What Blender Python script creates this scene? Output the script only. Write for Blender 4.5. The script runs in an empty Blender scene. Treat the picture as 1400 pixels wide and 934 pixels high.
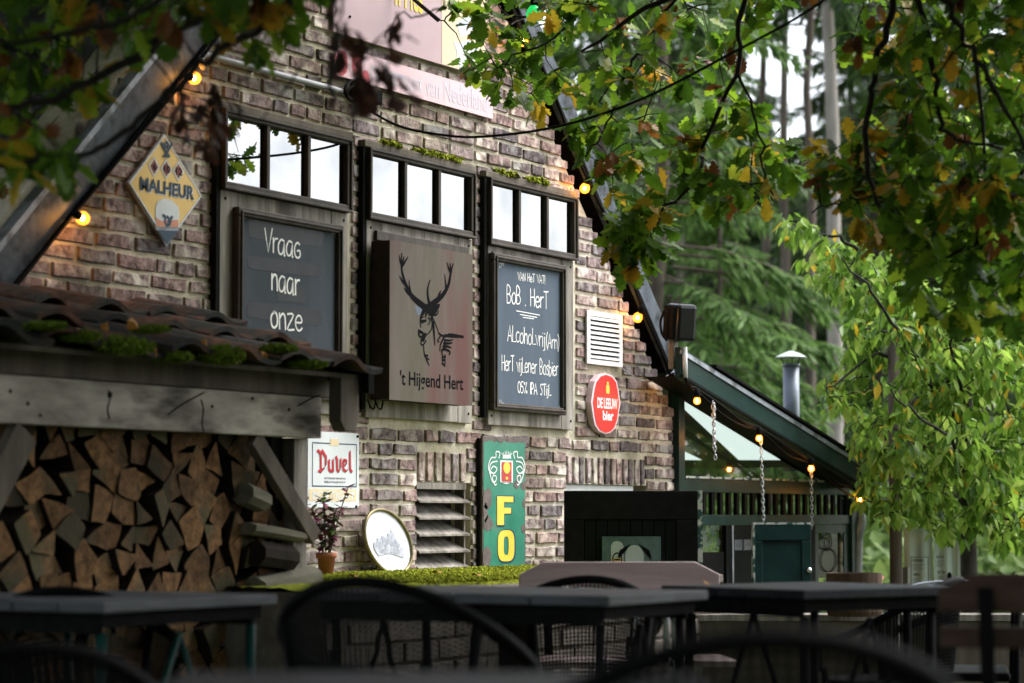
import bpy, bmesh, math, random
import numpy as np
from mathutils import Vector, Matrix, Euler
random.seed(7); rng = np.random.default_rng(7)
SC = bpy.context.scene; COL = SC.collection
# ------------------------------------------------------------------ camera
F = 3305.0; TH = math.radians(29.9); PT = math.atan(238/F)
CAM = np.array([-9.6894, -5.4170, 0.95])
fw = np.array([math.cos(TH)*math.cos(PT), math.sin(TH)*math.cos(PT), math.sin(PT)])
rt = np.array([math.sin(TH), -math.cos(TH), 0.0]); up = np.cross(rt, fw)
cam_d = bpy.data.cameras.new('camera'); cam = bpy.data.objects.new('camera', cam_d); COL.objects.link(cam)
cam.location = CAM; cam.rotation_euler = (math.pi/2+PT, 0, TH-math.pi/2)
cam_d.sensor_width = 36; cam_d.lens = 85.0; cam_d.clip_start = .05; cam_d.clip_end = 2000
cam_d.dof.use_dof = True; cam_d.dof.focus_distance = 10.6; cam_d.dof.aperture_fstop = 2.9
SC.camera = cam
# ------------------------------------------------------------------ world, sun, exposure
SUN_EL, SUN_AZ = math.radians(52), math.radians(-38)      # direction of the sun: angle from +X
w = bpy.data.worlds.new('World'); SC.world = w; w.use_nodes = True
nt = w.node_tree; bg = nt.nodes['Background']
sky = nt.nodes.new('ShaderNodeTexSky'); sky.sky_type = 'NISHITA'; sky.sun_disc = False
sky.sun_elevation = SUN_EL; sky.sun_rotation = math.pi/2-SUN_AZ; sky.dust_density = 3; sky.air_density = 1.0
hs = nt.nodes.new('ShaderNodeHueSaturation'); hs.inputs['Saturation'].default_value = .36
nt.links.new(sky.outputs[0], hs.inputs['Color']); nt.links.new(hs.outputs[0], bg.inputs[0]); bg.inputs[1].default_value = .15
sd = bpy.data.lights.new('sun', 'SUN'); sd.energy = 1.3; sd.angle = math.radians(35); sd.color = (1, .985, .96)
so = bpy.data.objects.new('sun', sd); COL.objects.link(so)
sdir = Vector((math.cos(SUN_EL)*math.cos(SUN_AZ), math.cos(SUN_EL)*math.sin(SUN_AZ), math.sin(SUN_EL)))
so.rotation_euler = sdir.to_track_quat('Z', 'Y').to_euler()
SC.view_settings.view_transform = 'Standard'; SC.view_settings.look = 'None'
SC.view_settings.exposure = 1.7; SC.view_settings.gamma = 1.0
# ------------------------------------------------------------------ helpers
def ray(px, py): return fw + rt*(px-700)/F + up*(467-py)/F
def P(px, py, Y=0.):                       # point of a vertical plane parallel to the pub wall
    r = ray(px, py); return CAM + r*((Y-CAM[1])/r[1])
def D(px, py, d): return CAM + ray(px, py)*d
def Q(r, d, z):                            # ground plan: metres right of / ahead of the seat
    f2 = np.array([math.cos(TH), math.sin(TH), 0]); p = CAM+rt*r+f2*d; p[2] = z; return p
def proj(p):
    d = np.asarray(p)-CAM; z = d@fw; return 700+F*(d@rt)/z, 467-F*(d@up)/z, z
WO = {}                                    # world origin of every object
def thing(name, loc, label, cat, group=None):
    o = bpy.data.objects.new(name, None); COL.objects.link(o); o.location = loc; o.empty_display_size = .1
    o['label'] = label; o['category'] = cat
    if group: o['group'] = group
    WO[o] = np.array(loc, float); return o
def tag(o, label=None, cat=None, group=None, kind=None):
    for k, v in (('label', label), ('category', cat), ('group', group), ('kind', kind)):
        if v: o[k] = v
    return o
class MB:
    def __init__(s): s.v = []; s.f = []; s.m = []; s.ns = 0
    def add(s, vs, fs, mi=0):
        n = len(s.v); s.v += [tuple(map(float, v)) for v in vs]; s.f += [tuple(i+n for i in f) for f in fs]; s.m += [mi]*len(fs)
    def box(s, a, b, mi=0, R=None, c=None):
        x0, y0, z0 = a; x1, y1, z1 = b
        vs = [(x, y, z) for x in (x0, x1) for y in (y0, y1) for z in (z0, z1)]
        if R is not None:
            c = Vector(c if c is not None else ((x0+x1)/2, (y0+y1)/2, (z0+z1)/2)); vs = [tuple(R @ (Vector(v)-c) + c) for v in vs]
        s.add(vs, [(0, 1, 3, 2), (4, 6, 7, 5), (0, 4, 5, 1), (2, 3, 7, 6), (0, 2, 6, 4), (1, 5, 7, 3)], mi)
    def beam(s, a, b, w, h, mi=0, upv=(0, 0, 1)):
        a, b = Vector(a), Vector(b); d = (b-a).normalized(); sd = d.cross(Vector(upv)).normalized(); u = sd.cross(d).normalized()
        vs = [p+sd*x*w/2+u*y*h/2 for p in (a, b) for x, y in ((-1, -1), (1, -1), (1, 1), (-1, 1))]
        s.add(vs, [(0, 3, 2, 1), (4, 5, 6, 7), (0, 1, 5, 4), (1, 2, 6, 5), (2, 3, 7, 6), (3, 0, 4, 7)], mi)
    def tube(s, pts, r, n=8, mi=0, caps=True):
        pts = [Vector(p) for p in pts]; rs = r if hasattr(r, '__len__') else [r]*len(pts)
        rings = []; ref = Vector((.13, .27, 1)).normalized(); prev = None
        for i, p in enumerate(pts):
            t = (pts[min(i+1, len(pts)-1)]-pts[max(i-1, 0)]).normalized()
            if prev is None:
                a = t.cross(ref); a = a if a.length > .1 else t.cross(Vector((1, 0, 0)))
            else: a = prev - t*prev.dot(t)
            a.normalize(); prev = a; b = t.cross(a)
            rings.append([p+(a*math.cos(2*math.pi*k/n)+b*math.sin(2*math.pi*k/n))*rs[i] for k in range(n)])
        fs = [(i*n+k, i*n+(k+1) % n, (i+1)*n+(k+1) % n, (i+1)*n+k) for i in range(len(pts)-1) for k in range(n)]
        if caps: fs += [tuple(range(n))[::-1], tuple((len(pts)-1)*n+k for k in range(n))]
        s.add([v for r_ in rings for v in r_], fs, mi)
    def prism(s, poly, Y, th, mi=0):       # outline in (x, z), facing -Y at Y, th deep
        n = len(poly); A = sum(poly[i][0]*poly[(i+1) % n][1]-poly[(i+1) % n][0]*poly[i][1] for i in range(n))
        if A < 0: poly = poly[::-1]
        vs = [(x, Y, z) for x, z in poly]+[(x, Y+th, z) for x, z in poly]
        s.add(vs, [tuple(range(n)), tuple(range(2*n-1, n-1, -1))]+[(i, n+i, n+(i+1) % n, (i+1) % n) for i in range(n)], mi)
    def lathe(s, c, prof, n=20, mi=0):
        c = Vector(c); vs = [c+Vector((r*math.cos(2*math.pi*k/n), r*math.sin(2*math.pi*k/n), z)) for r, z in prof for k in range(n)]
        s.add(vs, [(i*n+k, i*n+(k+1) % n, (i+1)*n+(k+1) % n, (i+1)*n+k) for i in range(len(prof)-1) for k in range(n)], mi)
    def stroke(s, pts, wd, Y, mi=0, th=.001):     # flat pen stroke on the plane Y, points (x, z)
        ws = wd if hasattr(wd, '__len__') else [wd]*len(pts)
        p = [np.array(q, float) for q in pts]; L = []; R = []
        for i in range(len(p)):
            t = p[min(i+1, len(p)-1)]-p[max(i-1, 0)]; t = t/(np.linalg.norm(t)+1e-9); nn = np.array([-t[1], t[0]])*ws[i]/2
            if i == 0: p[i] = p[i]-t*ws[i]*.3
            if i == len(p)-1: p[i] = p[i]+t*ws[i]*.3
            L.append(p[i]+nn); R.append(p[i]-nn)
        for i in range(len(p)-1):
            q = [R[i], R[i+1], L[i+1], L[i]]; s.add([(x, Y-s.ns*.00003, z) for x, z in q], [(0, 1, 2, 3)], mi)
        s.ns = (s.ns+1) % 24
    def build(s, name, mats, parent=None, smooth=False, bevel=0):
        me = bpy.data.meshes.new(name); o0 = WO[parent] if parent else np.zeros(3)
        loc = np.zeros(3)
        if parent is None:
            a = np.array(s.v); loc = np.array([a[:, 0].mean(), a[:, 1].mean(), a[:, 2].min()])
        me.from_pydata([tuple(np.array(v)-o0-loc) for v in s.v], [], s.f)
        for m in (mats if isinstance(mats, (list, tuple)) else [mats]): me.materials.append(m)
        me.polygons.foreach_set('material_index', s.m); 
        if smooth: me.polygons.foreach_set('use_smooth', [True]*len(s.f))
        me.update(); o = bpy.data.objects.new(name, me); COL.objects.link(o)
        if parent: o.parent = parent
        o.location = loc; WO[o] = o0+loc
        if bevel:
            b = o.modifiers.new('bevel', 'BEVEL'); b.width = bevel; b.segments = 2; b.limit_method = 'ANGLE'
        return o
def place(name, me, parent, wloc, rot=None):     # a piece that shares mesh data
    o = bpy.data.objects.new(name, me); COL.objects.link(o); o.parent = parent
    o.location = np.array(wloc)-(WO[parent] if parent else 0)
    if rot is not None: o.rotation_euler = rot
    WO[o] = np.array(wloc, float); return o
def copy_tree(o, parent=None):
    c = o.copy(); COL.objects.link(c); c.parent = parent
    for ch in list(o.children): copy_tree(ch, c)
    return c
def xz(px, py, Y=0.): p = P(px, py, Y); return (p[0], p[2])
def smoothpath(pts, n=6):
    pts = [np.array(p, float) for p in pts]; out = []
    for i in range(len(pts)-1):
        p0 = pts[max(i-1, 0)]; p1 = pts[i]; p2 = pts[i+1]; p3 = pts[min(i+2, len(pts)-1)]
        for k in range(n):
            t = k/n; out.append(.5*((2*p1)+(-p0+p2)*t+(2*p0-5*p1+4*p2-p3)*t*t+(-p0+3*p1-3*p2+p3)*t**3))
    out.append(pts[-1]); return out
# ------------------------------------------------------------------ materials
def mat(name, c1, c2=None, scale=8, rough=.7, bump=.3, metal=0, stretch=(1, 1, 1), detail=8, c3=None, sc3=3, t3=(.55, .65), rnd=0, spec=.18, bdist=.01, isl=False):
    m = bpy.data.materials.new(name); m.use_nodes = True; t = m.node_tree; N = t.nodes; L = t.links; b = N['Principled BSDF']
    b.inputs['Roughness'].default_value = rough; b.inputs['Metallic'].default_value = metal; b.inputs['Specular IOR Level'].default_value = spec
    tc = N.new('ShaderNodeTexCoord'); mp = N.new('ShaderNodeMapping'); mp.inputs['Scale'].default_value = stretch
    L.new(tc.outputs['Object'], mp.inputs[0]); vec = mp.outputs[0]
    r = None
    if rnd or isl:
        oi = N.new('ShaderNodeObjectInfo'); g = N.new('ShaderNodeNewGeometry'); ad = N.new('ShaderNodeMath'); ad.operation = 'ADD'
        L.new(oi.outputs['Random'], ad.inputs[0]); L.new(g.outputs['Random Per Island'], ad.inputs[1])
        fr = N.new('ShaderNodeMath'); fr.operation = 'FRACT'; L.new(ad.outputs[0], fr.inputs[0]); r = fr.outputs[0]
        ml = N.new('ShaderNodeMath'); ml.operation = 'MULTIPLY'; ml.inputs[1].default_value = 37.; L.new(r, ml.inputs[0])
        va = N.new('ShaderNodeVectorMath'); va.operation = 'ADD'; L.new(vec, va.inputs[0]); L.new(ml.outputs[0], va.inputs[1]); vec = va.outputs[0]
    nz = N.new('ShaderNodeTexNoise'); nz.inputs['Scale'].default_value = scale; nz.inputs['Detail'].default_value = detail; nz.inputs['Roughness'].default_value = .65
    L.new(vec, nz.inputs[0])
    cr = N.new('ShaderNodeValToRGB'); cr.color_ramp.elements[0].position = .3; cr.color_ramp.elements[1].position = .7
    cr.color_ramp.elements[0].color = (*c1, 1); cr.color_ramp.elements[1].color = (*(c2 or c1), 1); L.new(nz.outputs[0], cr.inputs[0]); out = cr.outputs[0]
    if c3:
        n3 = N.new('ShaderNodeTexNoise'); n3.inputs['Scale'].default_value = sc3; n3.inputs['Detail'].default_value = 6; L.new(vec, n3.inputs[0])
        r3 = N.new('ShaderNodeMapRange'); r3.inputs[1].default_value = t3[0]; r3.inputs[2].default_value = t3[1]; L.new(n3.outputs[0], r3.inputs[0])
        mx = N.new('ShaderNodeMix'); mx.data_type = 'RGBA'; L.new(r3.outputs[0], mx.inputs[0]); L.new(out, mx.inputs[6]); mx.inputs[7].default_value = (*c3, 1); out = mx.outputs[2]
    if rnd:
        hv = N.new('ShaderNodeHueSaturation'); mr = N.new('ShaderNodeMapRange'); mr.inputs[3].default_value = 1-rnd; mr.inputs[4].default_value = 1+rnd
        L.new(r, mr.inputs[0]); L.new(mr.outputs[0], hv.inputs['Value']); L.new(out, hv.inputs['Color']); out = hv.outputs[0]
    L.new(out, b.inputs['Base Color'])
    if bump:
        bp = N.new('ShaderNodeBump'); bp.inputs['Strength'].default_value = bump; bp.inputs['Distance'].default_value = bdist
        L.new(nz.outputs[0], bp.inputs['Height']); L.new(bp.outputs[0], b.inputs['Normal'])
    return m
def leafmat(name, cols, trans=.45, rough=.45):
    m = bpy.data.materials.new(name); m.use_nodes = True; t = m.node_tree; N = t.nodes; L = t.links; b = N['Principled BSDF']; b.inputs['Roughness'].default_value = rough; b.inputs['Specular IOR Level'].default_value = .22
    oi = N.new('ShaderNodeObjectInfo'); g = N.new('ShaderNodeNewGeometry'); ad = N.new('ShaderNodeMath'); L.new(oi.outputs['Random'], ad.inputs[0]); L.new(g.outputs['Random Per Island'], ad.inputs[1])
    fr = N.new('ShaderNodeMath'); fr.operation = 'FRACT'; L.new(ad.outputs[0], fr.inputs[0])
    cr = N.new('ShaderNodeValToRGB'); e = cr.color_ramp.elements; e[0].color = (*cols[0][1], 1); e[0].position = cols[0][0]; e[1].color = (*cols[-1][1], 1); e[1].position = cols[-1][0]
    for p, c in cols[1:-1]: k = e.new(p); k.color = (*c, 1)
    L.new(fr.outputs[0], cr.inputs[0])
    tc = N.new('ShaderNodeTexCoord'); nz = N.new('ShaderNodeTexNoise'); nz.inputs['Scale'].default_value = 30; L.new(tc.outputs['Object'], nz.inputs[0])
    mr = N.new('ShaderNodeMapRange'); mr.inputs[3].default_value = .7; mr.inputs[4].default_value = 1.25; L.new(nz.outputs[0], mr.inputs[0])
    hv = N.new('ShaderNodeHueSaturation'); L.new(cr.outputs[0], hv.inputs['Color']); L.new(mr.outputs[0], hv.inputs['Value']); L.new(hv.outputs[0], b.inputs['Base Color'])
    tr = N.new('ShaderNodeBsdfTranslucent'); L.new(hv.outputs[0], tr.inputs[0]); ms = N.new('ShaderNodeMixShader'); ms.inputs[0].default_value = trans
    L.new(b.outputs[0], ms.inputs[1]); L.new(tr.outputs[0], ms.inputs[2]); L.new(ms.outputs[0], N['Material Output'].inputs[0]); return m
def weather(m, sock=None):      # slow, wall-wide grime that crosses bricks and joints alike
    N = m.node_tree.nodes; L = m.node_tree.links; b = N['Principled BSDF']; sock = sock or b.inputs['Base Color'].links[0].from_socket
    g = N.new('ShaderNodeNewGeometry'); mp = N.new('ShaderNodeMapping'); mp.inputs['Scale'].default_value = (1.6, 1, .8); L.new(g.outputs['Position'], mp.inputs[0])
    nz = N.new('ShaderNodeTexNoise'); nz.inputs['Scale'].default_value = 1.5; nz.inputs['Detail'].default_value = 9; nz.inputs['Roughness'].default_value = .7; L.new(mp.outputs[0], nz.inputs[0])
    cr = N.new('ShaderNodeValToRGB'); cr.color_ramp.elements[0].position = .36; cr.color_ramp.elements[1].position = .62; cr.color_ramp.elements[0].color = (.50, .50, .40, 1); cr.color_ramp.elements[1].color = (1.12, 1.12, 1.12, 1); L.new(nz.outputs[0], cr.inputs[0])
    mx = N.new('ShaderNodeMix'); mx.data_type = 'RGBA'; mx.blend_type = 'MULTIPLY'; mx.inputs[0].default_value = 1; L.new(sock, mx.inputs[6]); L.new(cr.outputs[0], mx.inputs[7]); L.new(mx.outputs[2], b.inputs['Base Color'])
def brickmat():
    m = mat('brick', (.09, .068, .070), (.38, .305, .30), 30, .88, 1.0, c3=(.62, .59, .55), sc3=14, t3=(.50, .66), isl=True, bdist=.012)
    t = m.node_tree; N = t.nodes; L = t.links; b = N['Principled BSDF']
    for n_ in N:
        if n_.type == 'VALTORGB': n_.color_ramp.elements[0].position = .36; n_.color_ramp.elements[1].position = .58
    src = b.inputs['Base Color'].links[0].from_socket
    fr = [n for n in N if n.type == 'MATH' and n.operation == 'FRACT'][0]
    cr = N.new('ShaderNodeValToRGB'); e = cr.color_ramp.elements; cr.color_ramp.interpolation = 'CONSTANT'
    e[0].color = (1, .95, .95, 1); e[0].position = 0; e[1].color = (.50, .50, .55, 1); e[1].position = .86
    for p, c in ((.16, (.88, .78, .77)), (.3, (1.12, 1.08, 1.06)), (.42, (.72, .72, .76)), (.55, (1.0, .84, .82)), (.66, (1.3, 1.25, 1.22)), (.76, (.85, .80, .80))):
        k = e.new(p); k.color = (*c, 1)
    L.new(fr.outputs[0], cr.inputs[0])
    mx = N.new('ShaderNodeMix'); mx.data_type = 'RGBA'; mx.blend_type = 'MULTIPLY'; mx.inputs[0].default_value = 1; L.new(src, mx.inputs[6]); L.new(cr.outputs[0], mx.inputs[7])
    weather(m, mx.outputs[2]); ps = N.new('ShaderNodeNewGeometry')
    for n_ in N:
        if n_.type == 'MAPPING': L.new(ps.outputs['Position'], n_.inputs[0])
    return m
M = {}
M['brick'] = brickmat()
M['mortar'] = mat('mortar', (.54, .48, .38), (.74, .68, .57), 14, .95, .8, c3=(.27, .25, .19), sc3=2.2, t3=(.5, .7), bdist=.02)
weather(M['mortar'])
M['greywood'] = mat('greywood', (.09, .082, .07), (.36, .33, .29), 22, .85, .8, stretch=(1, 1, .09), c3=(.07, .06, .05), sc3=7, t3=(.54, .72))
M['beamwood'] = mat('beamwood', (.20, .175, .145), (.60, .55, .48), 11, .85, .7, stretch=(.3, 1, 1.0), c3=(.07, .06, .05), sc3=9, t3=(.54, .70))
M['oldwood'] = mat('oldwood', (.06, .05, .04), (.17, .145, .115), 9, .85, .5, stretch=(1, 1, .15))
M['framewood'] = mat('framewood', (.022, .018, .014), (.07, .058, .047), 14, .6, .4, stretch=(1, 1, .3))
M['moss'] = mat('moss', (.09, .12, .008), (.34, .37, .03), 45, .95, .8, c3=(.05, .045, .015), sc3=11, t3=(.58, .68), bdist=.01, spec=.1)
M['slate'] = mat('chalkboard', (.036, .044, .055), (.062, .074, .090), 5, .8, .05, spec=.15, stretch=(1, 1, .15), detail=4)
M['slate3'] = mat('blue_chalkboard', (.060, .080, .108), (.10, .13, .165), 5, .8, .05, spec=.15, stretch=(1, 1, .15), detail=4, c3=(.05, .065, .085), sc3=3)
M['slate_b'] = mat('wiped_slate', (.008, .010, .013), (.020, .025, .032), 9, .5, .05)
M['chalk'] = mat('chalk', (.72, .72, .70), (.85, .85, .83), 90, .9, 0)
M['chalk2'] = mat('faint_chalk', (.30, .32, .34), (.6, .62, .63), 80, .9, 0)
M['rust'] = mat('rusted_steel', (.060, .056, .030), (.105, .082, .072), 3.5, .6, .12, stretch=(2.5, 1, .5), c3=(.09, .036, .030), sc3=2.4, t3=(.47, .66), bdist=.003)
M['rustside'] = mat('rust_side', (.01, .007, .006), (.03, .018, .014), 20, .7, .2)
M['black'] = mat('black', (.005, .005, .005), (.011, .011, .011), 20, .8, .1, spec=.04)
M['ink'] = mat('ink', (.006, .006, .007), None, 5, .9, 0, spec=.03)
M['rubber'] = mat('cable_rubber', (.004, .004, .004), None, 5, .7, 0, spec=.05)
M['speaker'] = mat('speaker_plastic', (.004, .004, .004), (.007, .007, .007), 60, .3, .05, spec=.3)
M['zinc'] = mat('zinc', (.20, .22, .245), (.36, .38, .42), 16, .5, .25, metal=.3, c3=(.12, .125, .13), sc3=7)
M['verge'] = mat('painted_verge', (.032, .042, .055), (.11, .13, .155), 13, .55, .3, c3=(.014, .018, .022), sc3=11, t3=(.5, .66))
M['steel'] = mat('steel', (.45, .46, .48), (.6, .61, .63), 20, .35, .05, metal=.9)
M['tile'] = mat('roof_tile', (.028, .018, .014), (.17, .085, .055), 16, .9, 1.0, c3=(.045, .048, .045), sc3=5, t3=(.44, .58), rnd=.5)
M['slate_tile'] = mat('dark_roof_tile', (.03, .032, .036), (.12, .125, .135), 9, .6, .5, rnd=.25)
M['white'] = mat('white_paint', (.66, .67, .67), (.8, .8, .8), 12, .45, .08)
M['offwhite'] = mat('sign_white', (.62, .66, .68), (.74, .77, .79), 7, .45, .05, c3=(.45, .44, .4), sc3=5, t3=(.66, .75))
M['red'] = mat('sign_red', (.62, .015, .012), (.72, .02, .018), 6, .35, .02)
M['gold'] = mat('gold', (.42, .27, .07), (.60, .43, .17), 3, .35, .05, metal=.35)
M['yellow'] = mat('sign_yellow', (.74, .48, .05), (.83, .58, .10), 9, .5, .1)
M['paleyellow'] = mat('faded_yellow', (.72, .58, .33), (.80, .68, .45), 9, .5, 0)
M['enamel'] = mat('green_enamel', (.022, .15, .10), (.05, .24, .165), 7, .4, .1, c3=(.11, .17, .13), sc3=14, t3=(.62, .7))
M['chip'] = mat('chipped_rust', (.085, .07, .065), (.17, .14, .13), 40, .85, .4)
M['pink'] = mat('faded_pink', (.62, .42, .45), (.68, .50, .54), 3, .5, .03)
M['mauve'] = mat('faded_mauve', (.40, .28, .30), (.46, .34, .36), 3, .5, .03)
M['cream'] = mat('faded_cream', (.64, .52, .33), (.68, .57, .40), 3, .5, 0)
M['paleblue'] = mat('pale_blue', (.46, .52, .60), (.58, .62, .68), 20, .5, 0)
M['faded'] = mat('faded_lettering', (.50, .47, .54), (.56, .52, .58), 20, .5, 0)
M['redsmudge'] = mat('red_smudge', (.5, .05, .07), (.6, .15, .17), 10, .5, 0)
M['navy'] = mat('navy', (.02, .05, .09), None, 8, .45, 0)
M['duvel'] = mat('letter_red', (.50, .02, .035), None, 8, .45, 0)
M['green'] = mat('dark_green_paint', (.003, .018, .016), (.008, .034, .031), 9, .38, .12, c3=(.07, .09, .09), sc3=26, t3=(.70, .74))
M['greenblack'] = mat('near_black_green', (.003, .004, .004), (.006, .008, .007), 9, .6, .1, spec=.05)
M['worn'] = mat('worn_edge', (.30, .33, .29), (.5, .52, .47), 40, .7, .2, c3=(.02, .06, .05), sc3=22, t3=(.48, .55))
M['terracotta'] = mat('terracotta', (.30, .10, .055), (.42, .17, .10), 20, .8, .2)
M['bark'] = mat('bark', (.025, .02, .016), (.07, .06, .05), 25, .9, .7, stretch=(1, 1, .3))
M['twig'] = mat('twig', (.012, .010, .009), (.03, .026, .022), 30, .85, .4)
M['palebark'] = mat('pale_bark', (.22, .19, .17), (.40, .36, .33), 6, .9, .5, stretch=(1, 1, .3))
M['midbark'] = mat('brown_bark', (.07, .055, .045), (.16, .13, .11), 6, .9, .6, stretch=(1, 1, .3))
M['stone'] = mat('stone', (.07, .06, .05), (.16, .14, .12), 12, .9, .8, rnd=.2)
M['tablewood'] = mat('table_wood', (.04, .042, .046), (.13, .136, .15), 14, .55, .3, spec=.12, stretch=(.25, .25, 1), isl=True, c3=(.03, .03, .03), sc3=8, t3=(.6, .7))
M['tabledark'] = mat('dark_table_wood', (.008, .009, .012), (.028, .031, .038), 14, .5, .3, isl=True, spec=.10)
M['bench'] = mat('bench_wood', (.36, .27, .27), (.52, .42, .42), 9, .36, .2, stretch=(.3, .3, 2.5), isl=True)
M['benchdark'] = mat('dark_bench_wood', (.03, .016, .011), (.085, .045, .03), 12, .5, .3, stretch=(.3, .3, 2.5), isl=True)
M['greensteel'] = mat('green_steel', (.003, .035, .03), (.007, .05, .04), 9, .4, .05)
M['wicker'] = mat('black_wicker', (.002, .002, .0022), (.005, .005, .0056), 60, .6, .3, spec=.05)
M['chrome'] = mat('chrome', (.6, .62, .68), None, 5, .2, 0, metal=1)
M['logend'] = mat('log_end', (.05, .026, .011), (.25, .135, .058), 34, .85, .9, c3=(.075, .065, .035), sc3=5, t3=(.48, .60), rnd=.45)
M['logside'] = mat('log_bark', (.008, .006, .004), (.025, .018, .012), 14, .9, .6, rnd=.3)
M['ground'] = mat('ground', (.03, .035, .02), (.09, .085, .05), 6, .95, .5, c3=(.05, .09, .02), sc3=.6, t3=(.45, .6))
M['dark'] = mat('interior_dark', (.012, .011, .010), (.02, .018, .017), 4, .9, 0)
M['plastic_flue'] = mat('flue_metal', (.15, .17, .21), (.22, .25, .30), 5, .45, .05, metal=.4)
M['cap'] = mat('flue_cap', (.45, .55, .50), (.6, .68, .64), 8, .5, .05)
M['purple'] = mat('purple_leaf', (.13, .02, .05), (.24, .05, .10), 20, .5, 0)
M['banner'] = mat('banner_cloth', (.40, .47, .42), (.5, .56, .5), 3, .7, .1)
M['cork'] = mat('dry_leaf', (.30, .12, .02), (.45, .22, .04), 20, .6, 0)
M['stemgreen'] = mat('stem_green', (.07, .12, .03), None, 8, .5, 0)
M['beer'] = mat('beer_print', (.45, .30, .10), (.5, .36, .14), 8, .4, 0)
M['print'] = mat('picture_print', (.03, .06, .055), (.10, .15, .14), 9, .3, 0)
M['printlight'] = mat('print_light', (.28, .33, .31), (.38, .42, .40), 9, .3, 0)
M['platepaint'] = mat('plate_white', (.66, .68, .74), (.76, .78, .82), 6, .3, 0)
M['platewash'] = mat('plate_wash', (.34, .36, .42), (.56, .58, .64), 40, .5, 0)
M['washdark'] = mat('plate_wash_dark', (.20, .22, .28), (.46, .48, .54), 50, .5, 0)
def emis(name, c, s):
    m = bpy.data.materials.new(name); m.use_nodes = True; b = m.node_tree.nodes['Principled BSDF']; b.inputs['Base Color'].default_value = (*c, 1)
    b.inputs['Emission Color'].default_value = (*c, 1); b.inputs['Emission Strength'].default_value = s; return m
M['filament'] = emis('hot_filament', (1, .50, .13), 110)
def shell():
    m = bpy.data.materials.new('amber_bulb_glass'); m.use_nodes = True; t = m.node_tree; N = t.nodes; N.remove(N['Principled BSDF'])
    tr = N.new('ShaderNodeBsdfTransparent'); tr.inputs[0].default_value = (1, .8, .5, 1); em = N.new('ShaderNodeEmission'); em.inputs[0].default_value = (1, .27, .025, 1); em.inputs[1].default_value = .75
    ad = N.new('ShaderNodeAddShader'); t.links.new(tr.outputs[0], ad.inputs[0]); t.links.new(em.outputs[0], ad.inputs[1]); t.links.new(ad.outputs[0], N['Material Output'].inputs[0]); return m
M['bulb'] = shell()
M['greenbulb'] = emis('green_bulb', (.01, .6, .12), .35)
def glass(name, col, rough, metal):
    m = bpy.data.materials.new(name); m.use_nodes = True; b = m.node_tree.nodes['Principled BSDF']; b.inputs['Base Color'].default_value = (*col, 1)
    b.inputs['Roughness'].default_value = rough; b.inputs['Metallic'].default_value = metal; return m
M['mirror'] = glass('mirror_pane', (.40, .41, .425), .02, 1)
def mottle(m):  # noise ramp varies the tint of the panes
    N = m.node_tree.nodes; L = m.node_tree.links; b = N['Principled BSDF']; g = N.new('ShaderNodeNewGeometry'); nz = N.new('ShaderNodeTexNoise'); nz.inputs['Scale'].default_value = 3.5; nz.inputs['Detail'].default_value = 8; L.new(g.outputs['Position'], nz.inputs[0])
    cr = N.new('ShaderNodeValToRGB'); cr.color_ramp.elements[0].position = .35; cr.color_ramp.elements[0].color = (.20, .21, .225, 1); cr.color_ramp.elements[1].position = .6; cr.color_ramp.elements[1].color = (.285, .29, .295, 1); L.new(nz.outputs[0], cr.inputs[0]); L.new(cr.outputs[0], b.inputs['Base Color'])
mottle(M['mirror'])
def clearglass():
    m = bpy.data.materials.new('window_glass'); m.use_nodes = True; t = m.node_tree; N = t.nodes; t.links.remove(N['Material Output'].inputs[0].links[0])
    tr = N.new('ShaderNodeBsdfTransparent'); tr.inputs[0].default_value = (.62, .68, .66, 1); gl = N.new('ShaderNodeBsdfGlossy'); gl.inputs[1].default_value = .04
    lw = N.new('ShaderNodeFresnel'); lw.inputs[0].default_value = 2.2; ms = N.new('ShaderNodeMixShader')
    t.links.new(lw.outputs[0], ms.inputs[0]); t.links.new(tr.outputs[0], ms.inputs[1]); t.links.new(gl.outputs[0], ms.inputs[2]); t.links.new(ms.outputs[0], N['Material Output'].inputs[0]); return m
M['glass'] = clearglass()
# ------------------------------------------------------------------ ground
def ground():
    n = 90; xs = np.concatenate([np.linspace(-600, -16, 10), np.linspace(-15, 20, 60), np.linspace(22, 900, 20)]); ys = np.concatenate([np.linspace(-600, -13, 10), np.linspace(-12, 14, 50), np.linspace(16, 900, 20)])
    vs = []
    for y in ys:
        for x in xs:
            z = 0 if (x < 2.2) else -.25*min(1, (x-2.2)/3)
            z += .01*math.sin(x*1.7)*math.cos(y*1.3); vs.append((x, y, z-.004))
    W_ = len(xs); fs = [(j*W_+i, j*W_+i+1, (j+1)*W_+i+1, (j+1)*W_+i) for j in range(len(ys)-1) for i in range(W_-1)]
    b = MB(); b.add(vs, fs); o = b.build('ground', M['ground'], None, True); tag(o, kind='structure')
ground()
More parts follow.
